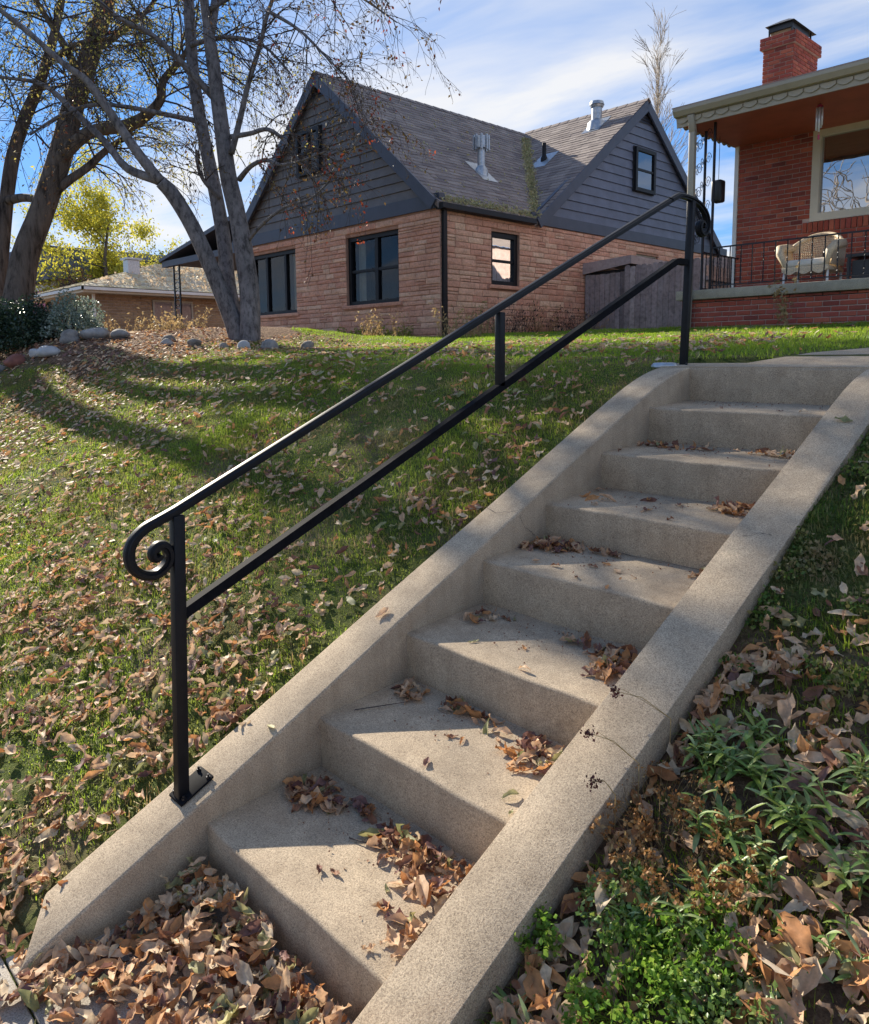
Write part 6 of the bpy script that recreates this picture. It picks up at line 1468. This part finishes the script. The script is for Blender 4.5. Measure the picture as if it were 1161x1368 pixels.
RP = [(1.36,-2.62,4,.07,.055,'small grey green plant squeezed between dried flowers and frilly plant'),(1.70,-2.48,5,.08,.06,'small lance leaved plant left of the big tan leaves'),(1.24,-2.12,4,.06,.055,'short lance leaved sprig hard against the side wall'),(1.28,-2.20,7,.10,.075,'green lance leaved plant nearest the wall, beside curled brown leaves'),(1.40,-2.16,8,.11,.08,'tall dense lance leaved plant at the back of the bed'),(1.52,-2.25,7,.10,.08,'lance leaved plant in the middle of the green clump'),(1.38,-2.34,7,.09,.075,'low spreading lance leaved plant before the dense clump'),
 (1.60,-2.12,6,.11,.08,'lance leaved plant at the right back of the bed'),(1.66,-2.30,6,.10,.075,'lance leaved plant by the right picture edge'),(1.50,-2.42,6,.08,.07,'small lance leaved plant above the bright green patch'),(1.22,-2.95,5,.08,.08,'isolated green plant against the foot of the right side wall'),(1.30,-2.08,5,.08,.07,'sparse green plant next to the side wall corner'),(1.45,-2.52,5,.08,.07,'dark green leafy plant beside the brown seed heads')]
for i, (x, y, s_, h, l_, lb) in enumerate(RP): rosette(x, y, s_, h, l_, lb, i)
def frilly(x, y, rad, n, h, label, seed, mat='parsley'):
    r2 = np.random.default_rng(seed+700); z0 = gz(x, y); t = empty('frilly_plant', (x, y, z0), label, 'plant'); T = Twigs(); cs = []
    for i in range(n):
        a = r2.uniform(0, 6.28); q = rad*r2.uniform(0, 1)**.5; p = np.array([x+math.cos(a)*q*.5, y+math.sin(a)*q*.5, z0]); e = np.array([x+math.cos(a)*q, y+math.sin(a)*q, gz(x+math.cos(a)*q, y+math.sin(a)*q)+h*r2.uniform(.4, 1.1)]); T.line([p, (p+e)/2+[0, 0, .01], e], .0015, .001)
        for k in range(16): cs.append(e+r2.normal(0, .012, 3)*[1, 1, .5])
    V, F_ = T.arrays(); tag(npmesh('stem', V, F_, MT[mat], None, t), kind='stuff'); leaf_cards(np.array(cs), .015, r2, 'foliage', MT[mat], t, droop=False, aspect=.7)
frilly(1.40,-2.78,.14,85,.07,'bright green frilly plant low in the bed at the bottom',1); frilly(1.46,-2.66,.11,60,.07,'lighter green frilly plant below the brown seed heads',2); frilly(1.145,-2.80,.05,24,.07,'small bright green sprig poking over the right side wall',3); frilly(1.58,-2.72,.10,70,.06,'dark green frilly plant beside the large tan leaves',4,'lance'); frilly(1.28,-2.62,.10,70,.05,'green groundcover tuft between wall and frilly plants',5,'lance'); frilly(1.30,-3.05,.10,70,.05,'dark groundcover tuft at the bottom picture edge',6,'lance')
stalks('dried_flower_clump', 1.33, -2.48, 90, .13, .26, MT['straw'], 'clump of dried golden brown seed heads spilling by the wall', 'dried flowers', leafn=5, leafs=.018, seed=80, heads=(MT['seed'], .0065, 16), lean=.8, r=.0012)
stalks('dried_flower_clump', 1.22, -2.36, 34, .11, .16, MT['straw'], 'smaller tangle of straw stems leaning on the side wall', 'dried flowers', leafn=3, leafs=.015, seed=81, heads=(MT['seed'], .005, 6), lean=.9, r=.0012)
for i, (x, y, tx, ty, h) in enumerate(((1.15,-2.36,-.14,-.03,.05),(1.15,-2.47,-.055,-.02,.02),(1.15,-2.20,-.15,-.05,.05))):
    t = empty('maroon_seed_stem', (x, y, gz(x, y)), ['middle maroon seed head bending over the right side wall', 'lowest maroon seed head at the wall edge by the dried flowers', 'topmost maroon seed head reaching over the right side wall'][i], 'seed head')
    T = Twigs(); p0 = np.array([x, y, gz(x, y)]); p3 = np.array([x+tx, y+ty, SL*y+.0757+h*.5+.03]); p1 = p0+[0, 0, .12]; T.line([p0, (p0+p1)/2, p1, (p1+p3)/2+[0, 0, .02], p3], .0018, .0012); T.line([p1, (p1+p3)/2+[0, .02, .0], p3+[.01, .025, 0]], .001, .0008); V, F_ = T.arrays(); tag(npmesh('stem', V, F_, MT['straw'], None, t), kind='stuff')
    leaf_cards(p3+rng.normal(0, .008, (50, 3)), .010, rng, 'seed_head', MT['darkseed'], t, aspect=.8)
# fallen twigs on the treads
for i, (p, q, lb) in enumerate((((.06,-2.47,2),(.16,-2.30,2),'thin brown twig lying on the second step'),((.12,-1.02,5),(.20,-1.10,5),'pale straw stem lying on the fifth step'),((.40,-2.76,1),(.52,-2.72,1),'short curved twig on the lowest step'))):
    b = MB(); z_ = lambda y, k: zn[k]+.022*(y-yn[k])/TR+.005
    b.tube([(p[0], p[1], z_(p[1], p[2])), ((p[0]+q[0])/2+.01, (p[1]+q[1])/2, z_((p[1]+q[1])/2, p[2])+.004), (q[0], q[1], z_(q[1], q[2]))], [.0022, .0018, .001], 5)
    tag(b.build('fallen_twig', MT['twig']), lb, 'twig')
# crumbs of leaf and soil on the treads
r2 = np.random.default_rng(21); cs = []
for k in range(1, 8):
    for _ in range(90):
        x = r2.uniform(.03, .9); y = min(yn[k+1]-.015, yn[k+1]-abs(r2.normal(0, .12))); 
        if y > yn[k]+.02: cs.append((x, y, zn[k]+.022*(y-yn[k])/TR+.003))
    for _ in range(20): cs.append((r2.uniform(.2, .5), r2.uniform(yn[k]+.15, yn[k]+.3), zn[k]+.015))
o = leaf_cards(np.array(cs), .009, r2, 'leaf_crumbs', LEAFC['dark brown'], None, droop=False, aspect=.7); tag(o, 'dark crumbs of leaf and soil along the back of the treads', 'debris')
for o in list(bpy.data.objects):
    if o.type == 'MESH' and o.parent is None and not o.get('category') and o.get('kind') != 'structure' and not o.get('kind'):
        print('untagged', o.name)
print('objects', len(bpy.data.objects))
